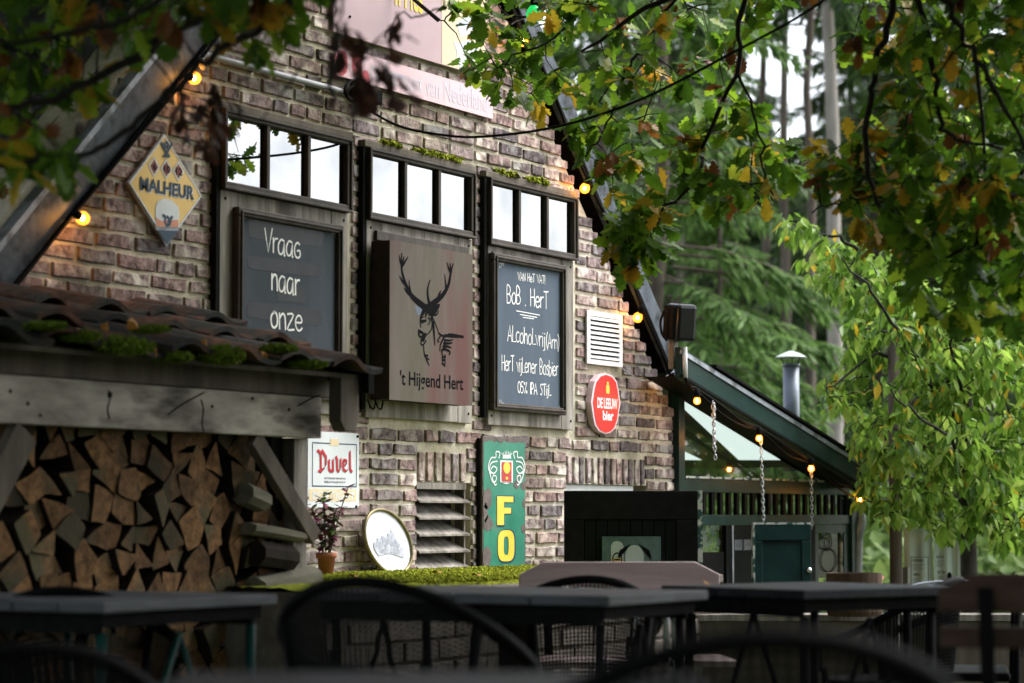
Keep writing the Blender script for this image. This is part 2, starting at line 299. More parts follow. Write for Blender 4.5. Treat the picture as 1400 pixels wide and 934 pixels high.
# ------------------------------------------------------------------ the pub
PUB = thing('brick_building', (-1.3, 0, 0), 'old brick pub with steep gable, dark verges and three white-glared windows', 'building')
APX, APZ = -1.33, 4.00
def roofz(x, off=0.):            # lower edge of the verge as it stands above the wall
    return (2.600+.955*(x+2.83) if x < APX else 2.90-1.0*(x+.20))+off
XL, XR = -5.2, 1.372
vent = (-1.085, -.63, .60, 1.092)           # x0, x1, z0, z1 of the louvred opening
dx0 = xz(773, 664)[0]; dx1 = xz(883, 664)[0]; dz1 = xz(800, 662)[1]
door = (dx0, dx1, 0, dz1)
soldiers = [(xz(568, 640)[0], xz(637, 640)[0], vent[3], vent[3]+.135), (xz(773, 640)[0]-.005, xz(881, 640)[0], door[3], door[3]+.135)]
wall = MB()
def wallpoly(x0, x1, z0, z1f, th=.28):
    n = max(1, int((x1-x0)/.1)); 
    pts = [(x1, z0)]+[(x1+(x0-x1)*k/n, z1f(x1+(x0-x1)*k/n)) for k in range(n+1)]+[(x0, z0)]
    wall.prism(pts, .0, th)
top = lambda x: roofz(x, .12)
wallpoly(XL, vent[0], 0, top); wallpoly(vent[0], vent[1], vent[3], top); wallpoly(vent[0], vent[1], 0, lambda x: vent[2])
wallpoly(vent[1], door[0], 0, top); wallpoly(door[0], door[1], door[3], top); wallpoly(door[1], XR, 0, lambda x: min(top(x), 2.4))
WALL = wall.build('wall', M['mortar'], PUB)
b = MB(); b.box((XR-.28, .285, 0), (XR-.005, 7, 1.80)); b.box((XL, .285, 0), (XR-.285, .3, 1.7)); b.build('side_wall', M['mortar'], PUB)
# bricks
def brick_mesh(i):
    L, H, dp = .5, .5, .02; r = random.Random(i)
    def ring(sx, sz, y, ch):
        pts = []
        for a, b in ((-1, -1), (1, -1), (1, 1), (-1, 1)):
            c1 = (a*(sx-ch*1.0), b*sz) ; c2 = (a*sx, b*(sz-ch*3.2))
            pts += ([c2, c1] if a*b > 0 and False else ([c1, c2] if (a*b < 0) == (a > 0) and a > 0 else ([c2, c1])))
        return pts
    def outline(sx, sz):
        cx, cz = .02, .075
        pts = [(-sx, -sz+cz), (-sx+cx, -sz), (sx*r.uniform(-.3, .3), -sz*r.uniform(.94, 1.02)), (sx-cx, -sz), (sx, -sz+cz), (sx, sz-cz), (sx-cx, sz), (sx*r.uniform(-.3, .3), sz*r.uniform(.94, 1.03)), (-sx+cx, sz), (-sx, sz-cz)]
        return [(x+r.uniform(-.017, .017), z+r.uniform(-.085, .085)) for x, z in pts]
    a = outline(.5, .5); b = [(x*.965, z*.86) for x, z in a]; n = len(a)
    vs = [(x, .012, z) for x, z in a]+[(x, -.003+r.uniform(-.0015, .0015), z) for x, z in a]+[(x, -.0085+r.uniform(-.0025, .0015), z) for x, z in b]
    fs = [(k, (k+1) % n, n+(k+1) % n, n+k) for k in range(n)]+[(n+k, n+(k+1) % n, 2*n+(k+1) % n, 2*n+k) for k in range(n)]+[tuple(2*n+k for k in range(n))]
    return vs, [f for f in fs]
BV = [brick_mesh(i) for i in range(10)]
BM_ = []
for i, (vs, fs) in enumerate(BV):
    me = bpy.data.meshes.new('brick'); me.from_pydata(vs, [], fs); me.materials.append(M['brick']); me.update(); BM_.append(me)
bricks = []      # (x, z, length, height)
covers = [(-2.43, -1.58, 1.36, 2.45), (-1.45, -.62, 1.37, 2.45), (-.46, .33, 1.37, 2.44), (-1.66, -.54, 2.92, 3.6), (.46, .81, 1.68, 1.915)]
excl = [vent, door]+soldiers
PITCH = .0625; k = 0; z = .16
while z < 4.0:
    segs = [(XL, XR)]
    zc = z
    for (a, b, c, d) in excl+covers:
        if c-.015 < zc+.02 and zc-.02 < d:
            ns = []
            for s0, s1 in segs:
                if b <= s0 or a >= s1: ns.append((s0, s1)); continue
                if a > s0: ns.append((s0, a))
                if b < s1: ns.append((b, s1))
            segs = ns
    # cut by the verges
    lo = -2.83+(zc+.05-2.60-.08)/.955; hi = -.20+(2.90+.08-zc-.05)+.06
    segs = [(max(a, lo), min(b, hi)) for a, b in segs]; 
    for a, b in segs:
        if b-a < .05: continue
        x = a-(random.uniform(0, .1) if a in (XL, lo) else 0); flip = k % 2
        while x < b-.03:
            L = random.choice((.205, .2, .21, .198, .1, .205, .1)) if random.random() > .1 else random.uniform(.12, .18)
            if x+L > b-.04: L = b-x-(.0 if b != hi else -.05)
            if L > .24: L /= 2
            bricks.append((x+L/2, z+random.uniform(-.002, .002), L-.004, random.uniform(.042, .0495))); x += L+random.uniform(.010, .017)
    z += PITCH; k += 1
info = []
for b in bricks:
    px, py, d = proj((b[0], 0, b[1])); vis = (-15 < px < 1410 and -15 < py < 840)
    info.append((0 if vis else 1, d, b))
info.sort(key=lambda t: (t[0], t[1]))
def add_brick(mbs, b, vert=False):
    vs, fs = random.choice(BV); x, z, L, H = b; y0 = random.uniform(-.003, .002)
    if vert: mbs.add([(x+q[2]*H, q[1]+y0, z+q[0]*L) for q in vs], [f[::-1] for f in fs])
    else: mbs.add([(x+q[0]*L, q[1]+y0, z+q[2]*H) for q in vs], fs)
for f0, d, b in info[:270]:
    o = place('brick', random.choice(BM_), WALL, (b[0], random.uniform(-.003, .002), b[1]), (0, random.uniform(-.008, .008), 0)); o.scale = (b[2], 1, b[3])
st = MB()
for f0, d, b in info[270:]: add_brick(st, b)
o = st.build('brick', M['brick'], WALL); tag(o, kind='stuff')
sol = MB()
for (x0, x1, z0, z1) in soldiers:
    n = round((x1-x0)/.0635); 
    for i in range(n):
        add_brick(sol, (x0+(i+.5)*(x1-x0)/n, z0+.065, .125+random.uniform(-.006, .003), random.uniform(.040, .047)), True)
for i in range(0): pass
o = sol.build('soldier_brick', M['brick'], WALL); tag(o, kind='stuff')
# verge boards and roof
YV = -.04
def verge(fn0, x0, x1, wv, name):
    b = MB(); p = [(x0, fn0(x0)), (x1, fn0(x1)), (x1, fn0(x1)+wv), (x0, fn0(x0)+wv)]; b.prism(p, YV, .03); v = b.build(name, M['verge'], PUB, bevel=.003)
    b = MB(); b.beam((x0, YV-.004, fn0(x0)+.003), (x1, YV-.004, fn0(x1)+.003), .014, .012); b.build('verge_trim', M['black'], v)
    b = MB(); b.add([(x0, YV+.03, fn0(x0)+.012), (x1, YV+.03, fn0(x1)+.012), (x1, 0, fn0(x1)+.012), (x0, 0, fn0(x0)+.012)], [(0, 1, 2, 3)]); b.build('soffit', M['black'], PUB)
    return v
# straight lines taken from the photograph at the depth of the verge
def line(pa, pb, Y):
    a = P(*pa, Y); b = P(*pb, Y); s = (b[2]-a[2])/(b[0]-a[0]); return lambda x: a[2]+s*(x-a[0])
lL = line((9, 406), (270, 76), YV); lR = line((752, 120), (910, 492), YV)
xr_end = P(930, 512, YV)[0]
verge(lL, -4.6, -1.75, .205, 'verge_board'); VR = verge(lR, -1.6, xr_end, .185, 'verge_board')
# left slope: zinc strip, rows of tiles
ROOF = MB()
lLt = lambda x: lL(x)+.205
ROOF.add([(-4.8, YV, lLt(-4.8)-.02), (-1.45, YV, lLt(-1.45)-.02), (-1.45, 7, lLt(-1.45)-.02), (-4.8, 7, lLt(-4.8)-.02)], [(0, 1, 2, 3)])
lRt = lambda x: lR(x)+.185
ROOF.add([(-1.5, YV, lRt(-1.5)-.02), (xr_end+.1, YV, lRt(xr_end+.1)-.02), (xr_end+.1, 7, lRt(xr_end+.1)-.02), (-1.5, 7, lRt(-1.5)-.02)], [(0, 3, 2, 1)])
RO = ROOF.build('roof', M['black'], PUB)
sl = math.atan((lL(-2)-lL(-4))/2)
b = MB(); nrm = np.array([-math.sin(sl), 0, math.cos(sl)])
for i, (y0, y1, h) in enumerate(((YV-.012, YV+.17, .010),)):
    a = np.array([-4.7, 0, lLt(-4.7)])-nrm*.0+nrm*h; c = np.array([-1.6, 0, lLt(-1.6)])+nrm*h
    b.add([(a[0], y0, a[2]), (c[0], y0, c[2]), (c[0], y1, c[2]), (a[0], y1, a[2]), (a[0], y0, a[2]-.03), (c[0], y0, c[2]-.03)], [(0, 1, 2, 3), (0, 4, 5, 1)])
b.build('zinc_capping', M['zinc'], RO)
def pantile(Wd, L, th=.014, amp=.028, n=9):
    vs = []
    for side in (0, 1):
        for v in (0, L):
            for k in range(n+1):
                u = k/n; h = amp*math.sin(u*2*math.pi-.4)*(.9 if u < .55 else .6)+(.012 if v == 0 else -.008)
                vs.append((u*Wd, v, h-(th if side else 0)))
    m_ = n+1; fs = [(k, k+1, m_+k+1, m_+k) for k in range(n)]+[(2*m_+k, 3*m_+k, 3*m_+k+1, 2*m_+k+1) for k in range(n)]
    fs += [(k, 2*m_+k, 2*m_+k+1, k+1) for k in range(n)]+[(0, m_, 3*m_, 2*m_), (n, 2*m_+n, 3*m_+n, m_+n)]
    return vs, fs
def tilemesh(Wd, L, m, **k):
    vs, fs = pantile(Wd, L, **k); me = bpy.data.meshes.new('roof_tile'); me.from_pydata(vs, [], fs); me.materials.append(m); me.update(); return me
tm = tilemesh(.24, .36, M['slate_tile'], amp=.035)
ex = Vector((0, -1, 0)); ey = Vector((math.cos(sl), 0, math.sin(sl))); ez = ex.cross(ey)
Rm = Matrix((ex, ey, ez)).transposed()
for c in range(7):
    for r in range(11):
        x = -4.75+r*.30*math.cos(sl); p = np.array([x, YV+.17+.235*(c+1), lLt(x)])+nrm*.035
        o = place('roof_tile', tm, RO, p); o.rotation_euler = (Rm @ Matrix.Rotation(random.uniform(-.02, .02), 3, 'Z')).to_euler()
# ------------------------------------------------------------------ windows
WIN = {0: [(308.2, 152.7), (480.2, 195.5), (480.2, 293.8), (305.5, 259.2)], 1: [(505.5, 205.5), (648.5, 240), (649.8, 329.2), (506, 300.1)], 2: [(670.9, 246.4), (788.3, 274.6), (789.2, 359.2), (670, 334.6)]}
YW = -.045
wrect = []
for i in range(3):
    x0 = (-2.432, -1.44, -.462)[i]; x1 = (-1.577, -.597, .35)[i]; z0, z1 = ((2.167, 2.462), (2.159, 2.447), (2.149, 2.442))[i]
    # the sash stands a little proud of the wall: pull the outline towards it
    x0, x1 = P(*proj((x0, 0, z0))[:2], YW)[0], P(*proj((x1, 0, z0))[:2], YW)[0]
    z0 = P(*proj((x0, 0, z0))[:2], YW)[2] if False else z0-.005; wrect.append((x0, x1, z0, z1))
    W_ = MB(); fwid = .025
    W_.box((x0, YW, z0), (x1, 0, z0+fwid+.006)); W_.box((x0, YW, z1-fwid), (x1, 0, z1)); W_.box((x0, YW, z0+fwid+.006), (x0+fwid, 0, z1-fwid)); W_.box((x1-fwid, YW, z0+fwid+.006), (x1, 0, z1-fwid))
    win = W_.build('window', M['framewood'], PUB, bevel=.004)
    W_ = MB(); t = .008
    for a, b_, c, d_ in ((x0, x1, z0, z0+.012), (x0, x1, z1-.012, z1)): W_.box((a-.004, YW-t, c), (b_+.004, YW+.001, d_))
    for a in (x0-.004, x1-.008): W_.box((a, YW-t, z0+.012), (a+.012, YW+.001, z1-.012))
    W_.build('moulding', M['framewood'], win, bevel=.003)
    ww = (x1-x0-2*fwid-2*.023)/3
    for k in range(3):
        a = x0+fwid+k*(ww+.023)
        pb = MB(); pb.box((a, YW+.022, z0+fwid+.006), (a+ww, YW+.026, z1-fwid)); pb.build('pane', M['mirror'], win)
        for s in (0, 1):
            if s == 0 and k < 2: mb = MB(); mb.box((a+ww, YW+.004, z0+fwid+.004), (a+ww+.023, 0, z1-fwid+.002)); mb.build('glazing_bar', M['framewood'], win, bevel=.004)
    # weathered sill board above
    W_ = MB(); W_.box((x0-.03, YW+.004, z1+.001), (x1+.02, 0, z1+.030)); hd = W_.build('head_board', M['oldwood'], win, bevel=.004)
    # black strip beside the sash, standing in for its shadow
    W_ = MB(); W_.box((x0-.030, YW+.012, 1.38), (x0-.006, 0, z1)); W_.build('shadow_strip', M['black'], win)
def moss_patch(name, parent, boxes, dens, seed=1, size=.008, mt='moss'):
    r = np.random.default_rng(seed); b = MB()
    for (x0, x1, y0, y1, z, h) in boxes:
        n = int(dens*(x1-x0)*(y1-y0))
        for _ in range(n):
            c = np.array([r.uniform(x0, x1), r.uniform(y0, y1), z+r.uniform(0, h)]); s = size*r.uniform(.5, 1.5)
            a = r.uniform(0, 6.28); d1 = np.array([math.cos(a), math.sin(a), r.uniform(-.3, .5)])*s; d2 = np.array([-math.sin(a), math.cos(a), r.uniform(-.2, .9)])*s
            t3 = np.array([0, 0, s*1.3]); b.add([c-d1, c+d1, c+d2+t3*.4, c+t3], [(0, 1, 2), (0, 1, 3), (1, 2, 3), (0, 3, 2)])
    o = b.build(name, M[mt], parent); tag(o, kind='stuff'); return o
for wi, rng_ in ((1, ((-1.40, -1.27), (-1.13, -.78))), (2, ((-.45, -.28), (-.2, .0)))):
    r0 = wrect[wi]; win = [o for o in PUB.children if o.name.startswith('window')][wi]
    moss_patch('moss', win, [(a, b_, YW-.006, .0, r0[3]+.022, .022) for a, b_ in rng_], 26000, wi, .009)
# panel boards below the windows
panels = []
for i in range(3):
    x0 = (-2.455, -1.462, -.480)[i]; x1 = (-1.60, -.62, .313)[i]; zt = wrect[i][2]-.002
    x0 = P(*proj((x0, 0, 1.5))[:2], -.03)[0]; x1 = P(*proj((x1, 0, 1.5))[:2], -.03)[0]
    b = MB(); n = 4; wd = .115
    # stiles and rails as weathered boards
    b.box((x0, -.030, 1.348), (x0+wd, 0, zt)); b.build('panel_board', M['greywood'], PUB, bevel=.003)
    b = MB(); b.box((x1-wd, -.030, 1.348), (x1, 0, zt)); b.build('panel_board', M['greywood'], PUB, bevel=.003)
    b = MB(); b.box((x0+wd+.001, -.0285, 1.350), (x1-wd-.001, 0, 1.348+.1)); b.build('panel_board', M['greywood'], PUB, bevel=.003)
    b = MB(); b.box((x0+wd+.001, -.0285, zt-.12), (x1-wd-.001, 0, zt)); b.build('panel_board', M['greywood'], PUB, bevel=.003)
    b = MB(); b.box((x0+wd+.001, -.02, 1.449), (x1-wd-.001, 0, zt-.121)); b.build('panel_board', M['oldwood'], PUB)
    for (sx, sz) in ((x0+.03, zt-.03), (x1-.03, zt-.03), (x0+.03, 1.39), (x1-.03, 1.39)): b = MB(); b.tube([(sx, -.0325, sz), (sx, -.028, sz)], .006, 8); b.build('screw_head', M['black'], PUB)
    panels.append((x0, x1, zt))
# ------------------------------------------------------------------ lettering
G = {  # chalk glyphs: strokes on a grid 0..~4 wide, 0..6 high, then advance
 'V': ([[(0, 6), (1.4, 0), (3, 6.3)]], 3.2), 'r': ([[(0.2, 3.8), (.3, 0)], [(.3, 2.6), (1, 3.7), (1.9, 3.8)]], 2.2),
 'a': ([[(2.4, 3.6), (1.2, 3.9), (.2, 2.6), (.2, .8), (1, 0), (2, .7), (2.5, 3.2), (2.5, 0), (2.8, 0)]], 3.3),
 'g': ([[(2.3, 3.6), (1.2, 4), (.2, 2.6), (.3, .8), (1.2, 0), (2.4, .4), (2.4, 1.9), (1.3, 1.8)]], 3.1),
 'n': ([[(.2, 3.9), (.3, 0)], [(.3, 2.6), (1.1, 3.8), (2, 3.6), (2.3, 2.4), (2.4, 0)]], 3.0), 'o': ([[(1.3, 3.9), (.4, 3.1), (.1, 1.8), (.5, .4), (1.4, 0), (2.3, .9), (2.4, 2.5), (1.9, 3.7), (1.1, 3.9)]], 2.9),
 'z': ([[(.1, 3.8), (2.2, 3.8), (.1, .1), (2.5, .1)]], 2.9), 'e': ([[(.2, 2), (2.3, 2.2), (2.1, 3.4), (1.2, 3.9), (.3, 3), (.1, 1.6), (.8, .2), (1.8, .1), (2.5, .8)]], 2.9),
 'A': ([[(0, 0), (1.5, 6), (2.9, 0)], [(.6, 2), (2.4, 2.1)]], 3.2), 'N': ([[(.1, 0), (.1, 6), (2.4, 0), (2.5, 6)]], 3.0), 'H': ([[(.1, 6), (.2, 0)], [(2.4, 6), (2.4, 0)], [(.2, 3), (2.4, 3.2)]], 3.0),
 'E': ([[(2, 6), (.1, 5.9), (.1, 0), (2.1, .1)], [(.1, 3), (1.7, 3.1)]], 2.6), 'T': ([[(0, 5.9), (2.8, 6.1)], [(1.4, 6), (1.4, 0)]], 2.9), 'B': ([[(.1, 0), (.1, 6), (1.5, 5.8), (2.1, 4.6), (1.4, 3.2), (.2, 3)], [(1.4, 3.2), (2.5, 1.8), (1.7, .2), (.1, 0)]], 2.9),
 'c': ([[(2.2, 3.4), (1.3, 3.9), (.3, 2.9), (.2, 1.2), (1.1, 0), (2.3, .6)]], 2.6), 'h': ([[(.2, 6), (.3, 0)], [(.3, 2.6), (1.1, 3.7), (2, 3.4), (2.3, 0)]], 2.8), 'l': ([[(.3, 6), (.3, 0)]], .9), 'L': ([[(.2, 6), (.2, 0), (2.3, .2)]], 2.4),
 'v': ([[(0, 3.8), (1.1, 0), (2.2, 3.9)]], 2.4), 'i': ([[(.3, 3.6), (.3, 0)], [(.3, 4.8), (.35, 5.1)]], .9), 'j': ([[(.8, 3.7), (.8, -1.2), (-.1, -1.5)], [(.8, 4.8), (.85, 5.1)]], 1.4),
 '(': ([[(1, 6.6), (.2, 4.4), (.2, 1.5), (1, -.8)]], 1.3), ')': ([[(0, 6.6), (.8, 4.4), (.8, 1.5), (0, -.8)]], 1.2), 'R': ([[(.1, 0), (.1, 6), (1.6, 5.8), (2, 4.4), (.2, 3), (2.4, 0)]], 2.8),
 's': ([[(2, 3.5), (1.1, 3.9), (.3, 3), (1.9, 1.4), (1.4, .1), (.1, .3)]], 2.3), 'b': ([[(.2, 6), (.2, 0), (1.4, .1), (2.2, 1.6), (1.6, 3.3), (.3, 2.9)]], 2.6), '0': ([[(1.2, 6), (.2, 4.8), (.1, 1.6), (1.1, 0), (2.2, 1.2), (2.3, 4.6), (1.2, 6)]], 2.8),
 '5': ([[(2.2, 6), (.4, 5.9), (.3, 3.4), (1.6, 3.6), (2.2, 1.8), (1.4, .1), (.1, .2)]], 2.7), '%': ([[(2.6, 6), (.6, 0)], [(.6, 5.8), (.2, 5.1), (.7, 4.6), (1, 5.3), (.6, 5.8)], [(2.4, 1.4), (1.9, .7), (2.4, 0), (2.9, .8), (2.4, 1.4)]], 3.3),
 'I': ([[(.3, 6), (.3, 0)]], .9), 'P': ([[(.2, 0), (.2, 6), (1.6, 5.8), (2.1, 4.4), (1.4, 3), (.2, 2.9)]], 2.5), 'S': ([[(2.1, 5.4), (1.2, 6), (.3, 4.8), (1.9, 2.4), (1.4, .1), (.1, .6)]], 2.5), '!': ([[(.3, 6), (.3, 1.6)], [(.3, .2), (.3, .1)]], .8),
 'm': ([[(.2, 3.9), (.3, 0)], [(.3, 2.8), (1, 3.8), (1.5, 3.4), (1.6, 0)], [(1.6, 2.8), (2.3, 3.8), (2.8, 3.2), (2.9, 0)]], 3.4),
 't': ([[(.9, 5.4), (.8, .6), (1.5, 0), (2, .3)], [(0, 3.9), (1.9, 4)]], 2.2), ' ': ([], 2.4), '.': ([[(.2, 0), (.3, .1)]], .8)}
def write(mb, text, p0, p1, Y, h, wd):          # chalk line from p0 to p1 (x, z), cap height h
    tot = sum(G[c][1] for c in text)-.4; p0 = np.array(p0); p1 = np.array(p1); e = (p1-p0)/tot; n = np.array([0, h/6.]); x = 0
    for c in text:
        jt = random.uniform(-.15, .15)
        for s in G[c][0]:
            pts = [p0+e*(x+u+random.uniform(-.04, .04))+n*(v+jt) for u, v in s]
            if len(pts) > 3: pts = smoothpath(pts, 3)
            mb.stroke(pts, wd*random.uniform(.85, 1.15), Y)
        x += G[c][1]
def text_obj(name, body, m, parent, box, Y, offset=0.0, shear=0, depth=.0015, space=1.0):
    cu = bpy.data.curves.new(name, 'FONT'); cu.body = body; cu.size = 1; cu.offset = offset; cu.shear = shear; cu.space_character = space; cu.resolution_u = 4
    to = bpy.data.objects.new(name, cu); COL.objects.link(to); dg = bpy.context.evaluated_depsgraph_get(); dg.update()
    me = bpy.data.meshes.new_from_object(to.evaluated_get(dg)); bpy.data.objects.remove(to)
    n = len(me.vertices); a = np.zeros(n*3); me.vertices.foreach_get('co', a); a = a.reshape(-1, 3); mn = a.min(0); mx = a.max(0)
    x0, x1, z0, z1 = box; o0 = WO[parent]
    X = x0+(a[:, 0]-mn[0])/(mx[0]-mn[0])*(x1-x0); Z = z0+(a[:, 1]-mn[1])/(mx[1]-mn[1])*(z1-z0)
    b = np.stack([X-o0[0], np.full(n, Y)-o0[1], Z-o0[2]], 1); me.vertices.foreach_set('co', b.ravel()); me.materials.clear(); me.materials.append(m); me.update()
    o = bpy.data.objects.new(name, me); COL.objects.link(o); o.parent = parent; WO[o] = o0.copy(); return o
# ------------------------------------------------------------------ chalkboards
def framed_board(label, x0, x1, z0, z1, Yf=-.062):
    t = thing('chalkboard', ((x0+x1)/2, -.03, z0), label, 'chalkboard'); sm_ = M['slate'] if x0 < -1 else M['slate3']
    f = .034; b = MB(); b.box((x0, Yf, z0), (x1, -.031, z0+f)); b.box((x0, Yf, z1-f), (x1, -.031, z1)); b.box((x0, Yf, z0+f), (x0+f, -.031, z1-f)); b.box((x1-f, Yf, z0+f), (x1, -.031, z1-f)); fr = b.build('frame', M['framewood'], t, bevel=.005)
    b = MB(); g = .013
    b.box((x0+g, Yf-.007, z0+g), (x1-g, Yf+.001, z0+g+.01)); b.box((x0+g, Yf-.007, z1-g-.01), (x1-g, Yf+.001, z1-g)); b.box((x0+g, Yf-.007, z0+g+.01), (x0+g+.01, Yf+.001, z1-g-.01)); b.box((x1-g-.01, Yf-.007, z0+g+.01), (x1-g, Yf+.001, z1-g-.01)); b.build('bead', M['framewood'], fr, bevel=.003)
    b = MB(); b.box((x0+f, Yf+.018, z0+f), (x1-f, -.031, z1-f)); b.build('slate', sm_, t); return t, f, Yf+.0165
def X_(px, py, Y): return P(px, py, Y)[0]
def Z_(px, py, Y): return P(px, py, Y)[2]
# board 1
Yb = -.062
a0 = P(327, 282, Yb); a1 = P(470, 400, Yb)
cb1, f, Ys = framed_board('tall framed chalkboard reading Vraag naar onze, half hidden by the woodshed roof', a0[0], a1[0], 1.40, a0[2])
b = MB()
def wl(t_, pa, pb, h, wd=.008, par=None):
    tot = sum(G[c][1] for c in t_)-.4; x = 0
    for word in t_.split(' '):
        if not word: continue
        w_ = sum(G[c][1] for c in word); lp = lambda u: (pa[0]+(pb[0]-pa[0])*u, pa[1]+(pb[1]-pa[1])*u); bb = MB()
        write(bb, word, xz(*lp(x/tot), Ys), xz(*lp((x+w_-.4)/tot), Ys), Ys, h, wd); x += w_+2.4
        bb.build('chalk_word', M['chalk'], par)
for q_ in (('Vraag', (362, 343), (411, 353), .088), ('naar', (371, 396), (409, 403), .092), ('onze', (370, 447), (413, 453), .092)): wl(*q_, .0085, cb1)
b = MB()
def blob(pts, y=.0008): b.prism([xz(*p, Ys) for p in pts][::-1], Ys+y, .0005)
def rblob(x0, y0, x1, y1, sk, n=7):
    pts = []
    for (cx, cy, a0_) in ((x0+6, y0+6, 180), (x1-6, y0+6+sk, 270), (x1-6, y1-6+sk, 0), (x0+6, y1-6, 90)):
        for k in range(n): a = math.radians(a0_+90*k/(n-1)); pts.append((cx+6*math.cos(a)+random.uniform(-1.6, 1.6), cy+6*math.sin(a)+random.uniform(-.7, .7)))
    blob(pts)
rblob(340, 300, 442, 326, 12); rblob(338, 350, 440, 368, 11); rblob(338, 412, 440, 434, 12); rblob(378, 390, 418, 412, 4); rblob(382, 458, 420, 474, 3)
b.build('wiped_patch', M['slate_b'], cb1)
b = MB()
for (cx, cy, sx, sy) in ((333, 290, 1, 1), (461, 317, -1, 1)):
    if sx < 0: b.build('corner_ornament', M['chalk2'], cb1); b = MB()
    for k, l in ((0, 9), (3, 5)): b.stroke([xz(cx+sx*l+sx*k, cy+k+(2 if sx > 0 else -2), Ys), xz(cx+sx*k, cy+k, Ys), xz(cx+sx*k, cy+sy*l+k, Ys)], .004, Ys)
b.build('corner_ornament', M['chalk2'], cb1)
# board 3
a0 = P(676, 345, Yb); a1 = P(775, 569, Yb)
cb3, f, Ys = framed_board('framed chalkboard listing BoB Hert and Alcoholvrij under the rightmost window', a0[0], a1[0], a1[2]+.003, a0[2])
b = MB()
for q_ in (('VAN HeT VAT!', (708, 383), (745, 388), .036, .0045), ('BoB . HerT', (693, 414), (749, 422), .078, .006), ('ALcohoLvrij', (694, 466), (745, 474), .072, .0055), ('(Arn)', (747, 475), (764, 478), .064, .005), ('HerT vijLener Bosbier', (686, 506), (763, 514), .068, .0048), ('05% IPA STijL', (708, 537), (753, 541), .050, .005)): wl(*q_, cb3)
for p, q in (((706, 425), (738, 431)), ((711, 430), (734, 434)), ((715, 434), (730, 436))): b = MB(); b.stroke([xz(*p, Ys), xz(*q, Ys)], .004, Ys); b.build('chalk_line', M['chalk'], cb3)
b = MB()
for (cx, cy, sx, sy) in ((683, 360, 1, 1), (683, 553, 1, -1), (770, 558, -1, -1)):
    if b.v: b.build('corner_ornament', M['chalk2'], cb3); b = MB()
    for k, l in ((0, 6), (2, 4)): b.stroke([xz(cx+sx*(l+k), cy+sy*k+.5, Ys), xz(cx+sx*k, cy+sy*k, Ys), xz(cx+sx*k, cy+sy*(l+k), Ys)], .005, Ys)
b.build('corner_ornament', M['chalk2'], cb3)
# ------------------------------------------------------------------ deer sign
YD = -.135
d0 = P(533, 327, YD); d1 = P(645, 556, YD); zt, zb = d0[2]-.004, P(600, 551, YD)[2]
deer = thing('pub_sign', ((d0[0]+d1[0])/2, -.03, zb), "rusty steel box sign with black stag's head lettered 't Hijgend Hert", 'sign')
b = MB(); b.box((d0[0], YD+.001, zb), (d1[0], -.045, zt)); b.build('box', M['rustside'], deer)
b = MB(); b.box((d0[0]-.002, YD-.002, zb-.002), (d1[0]+.002, YD+.001, zt+.002)); b.build('steel_face', M['rust'], deer)
b = MB(); x0, x1 = panels[1][0]+.03, panels[1][1]-.03
b.box((x0+.025, -.045, zt+.01), (x1-.02, -.0305, zt+.05)); b.build('backing_rail', M['framewood'], deer, bevel=.003)
YD2 = YD-.0028
sx_, sy_ = 105/577., 170/934.
def dp(x, y): return xz(535+x*sx_, 340+y*sy_, YD2)
b = MB()
def ds(pts, ws):     # tapering brush stroke in the drawing's own grid
    pts = smoothpath(pts, 4); n = len(pts); W_ = [ (ws[0]+(ws[1]-ws[0])*i/(n-1))*.00078+.0012 for i in range(n)]
    b.stroke([dp(*p) for p in pts], W_, YD2)
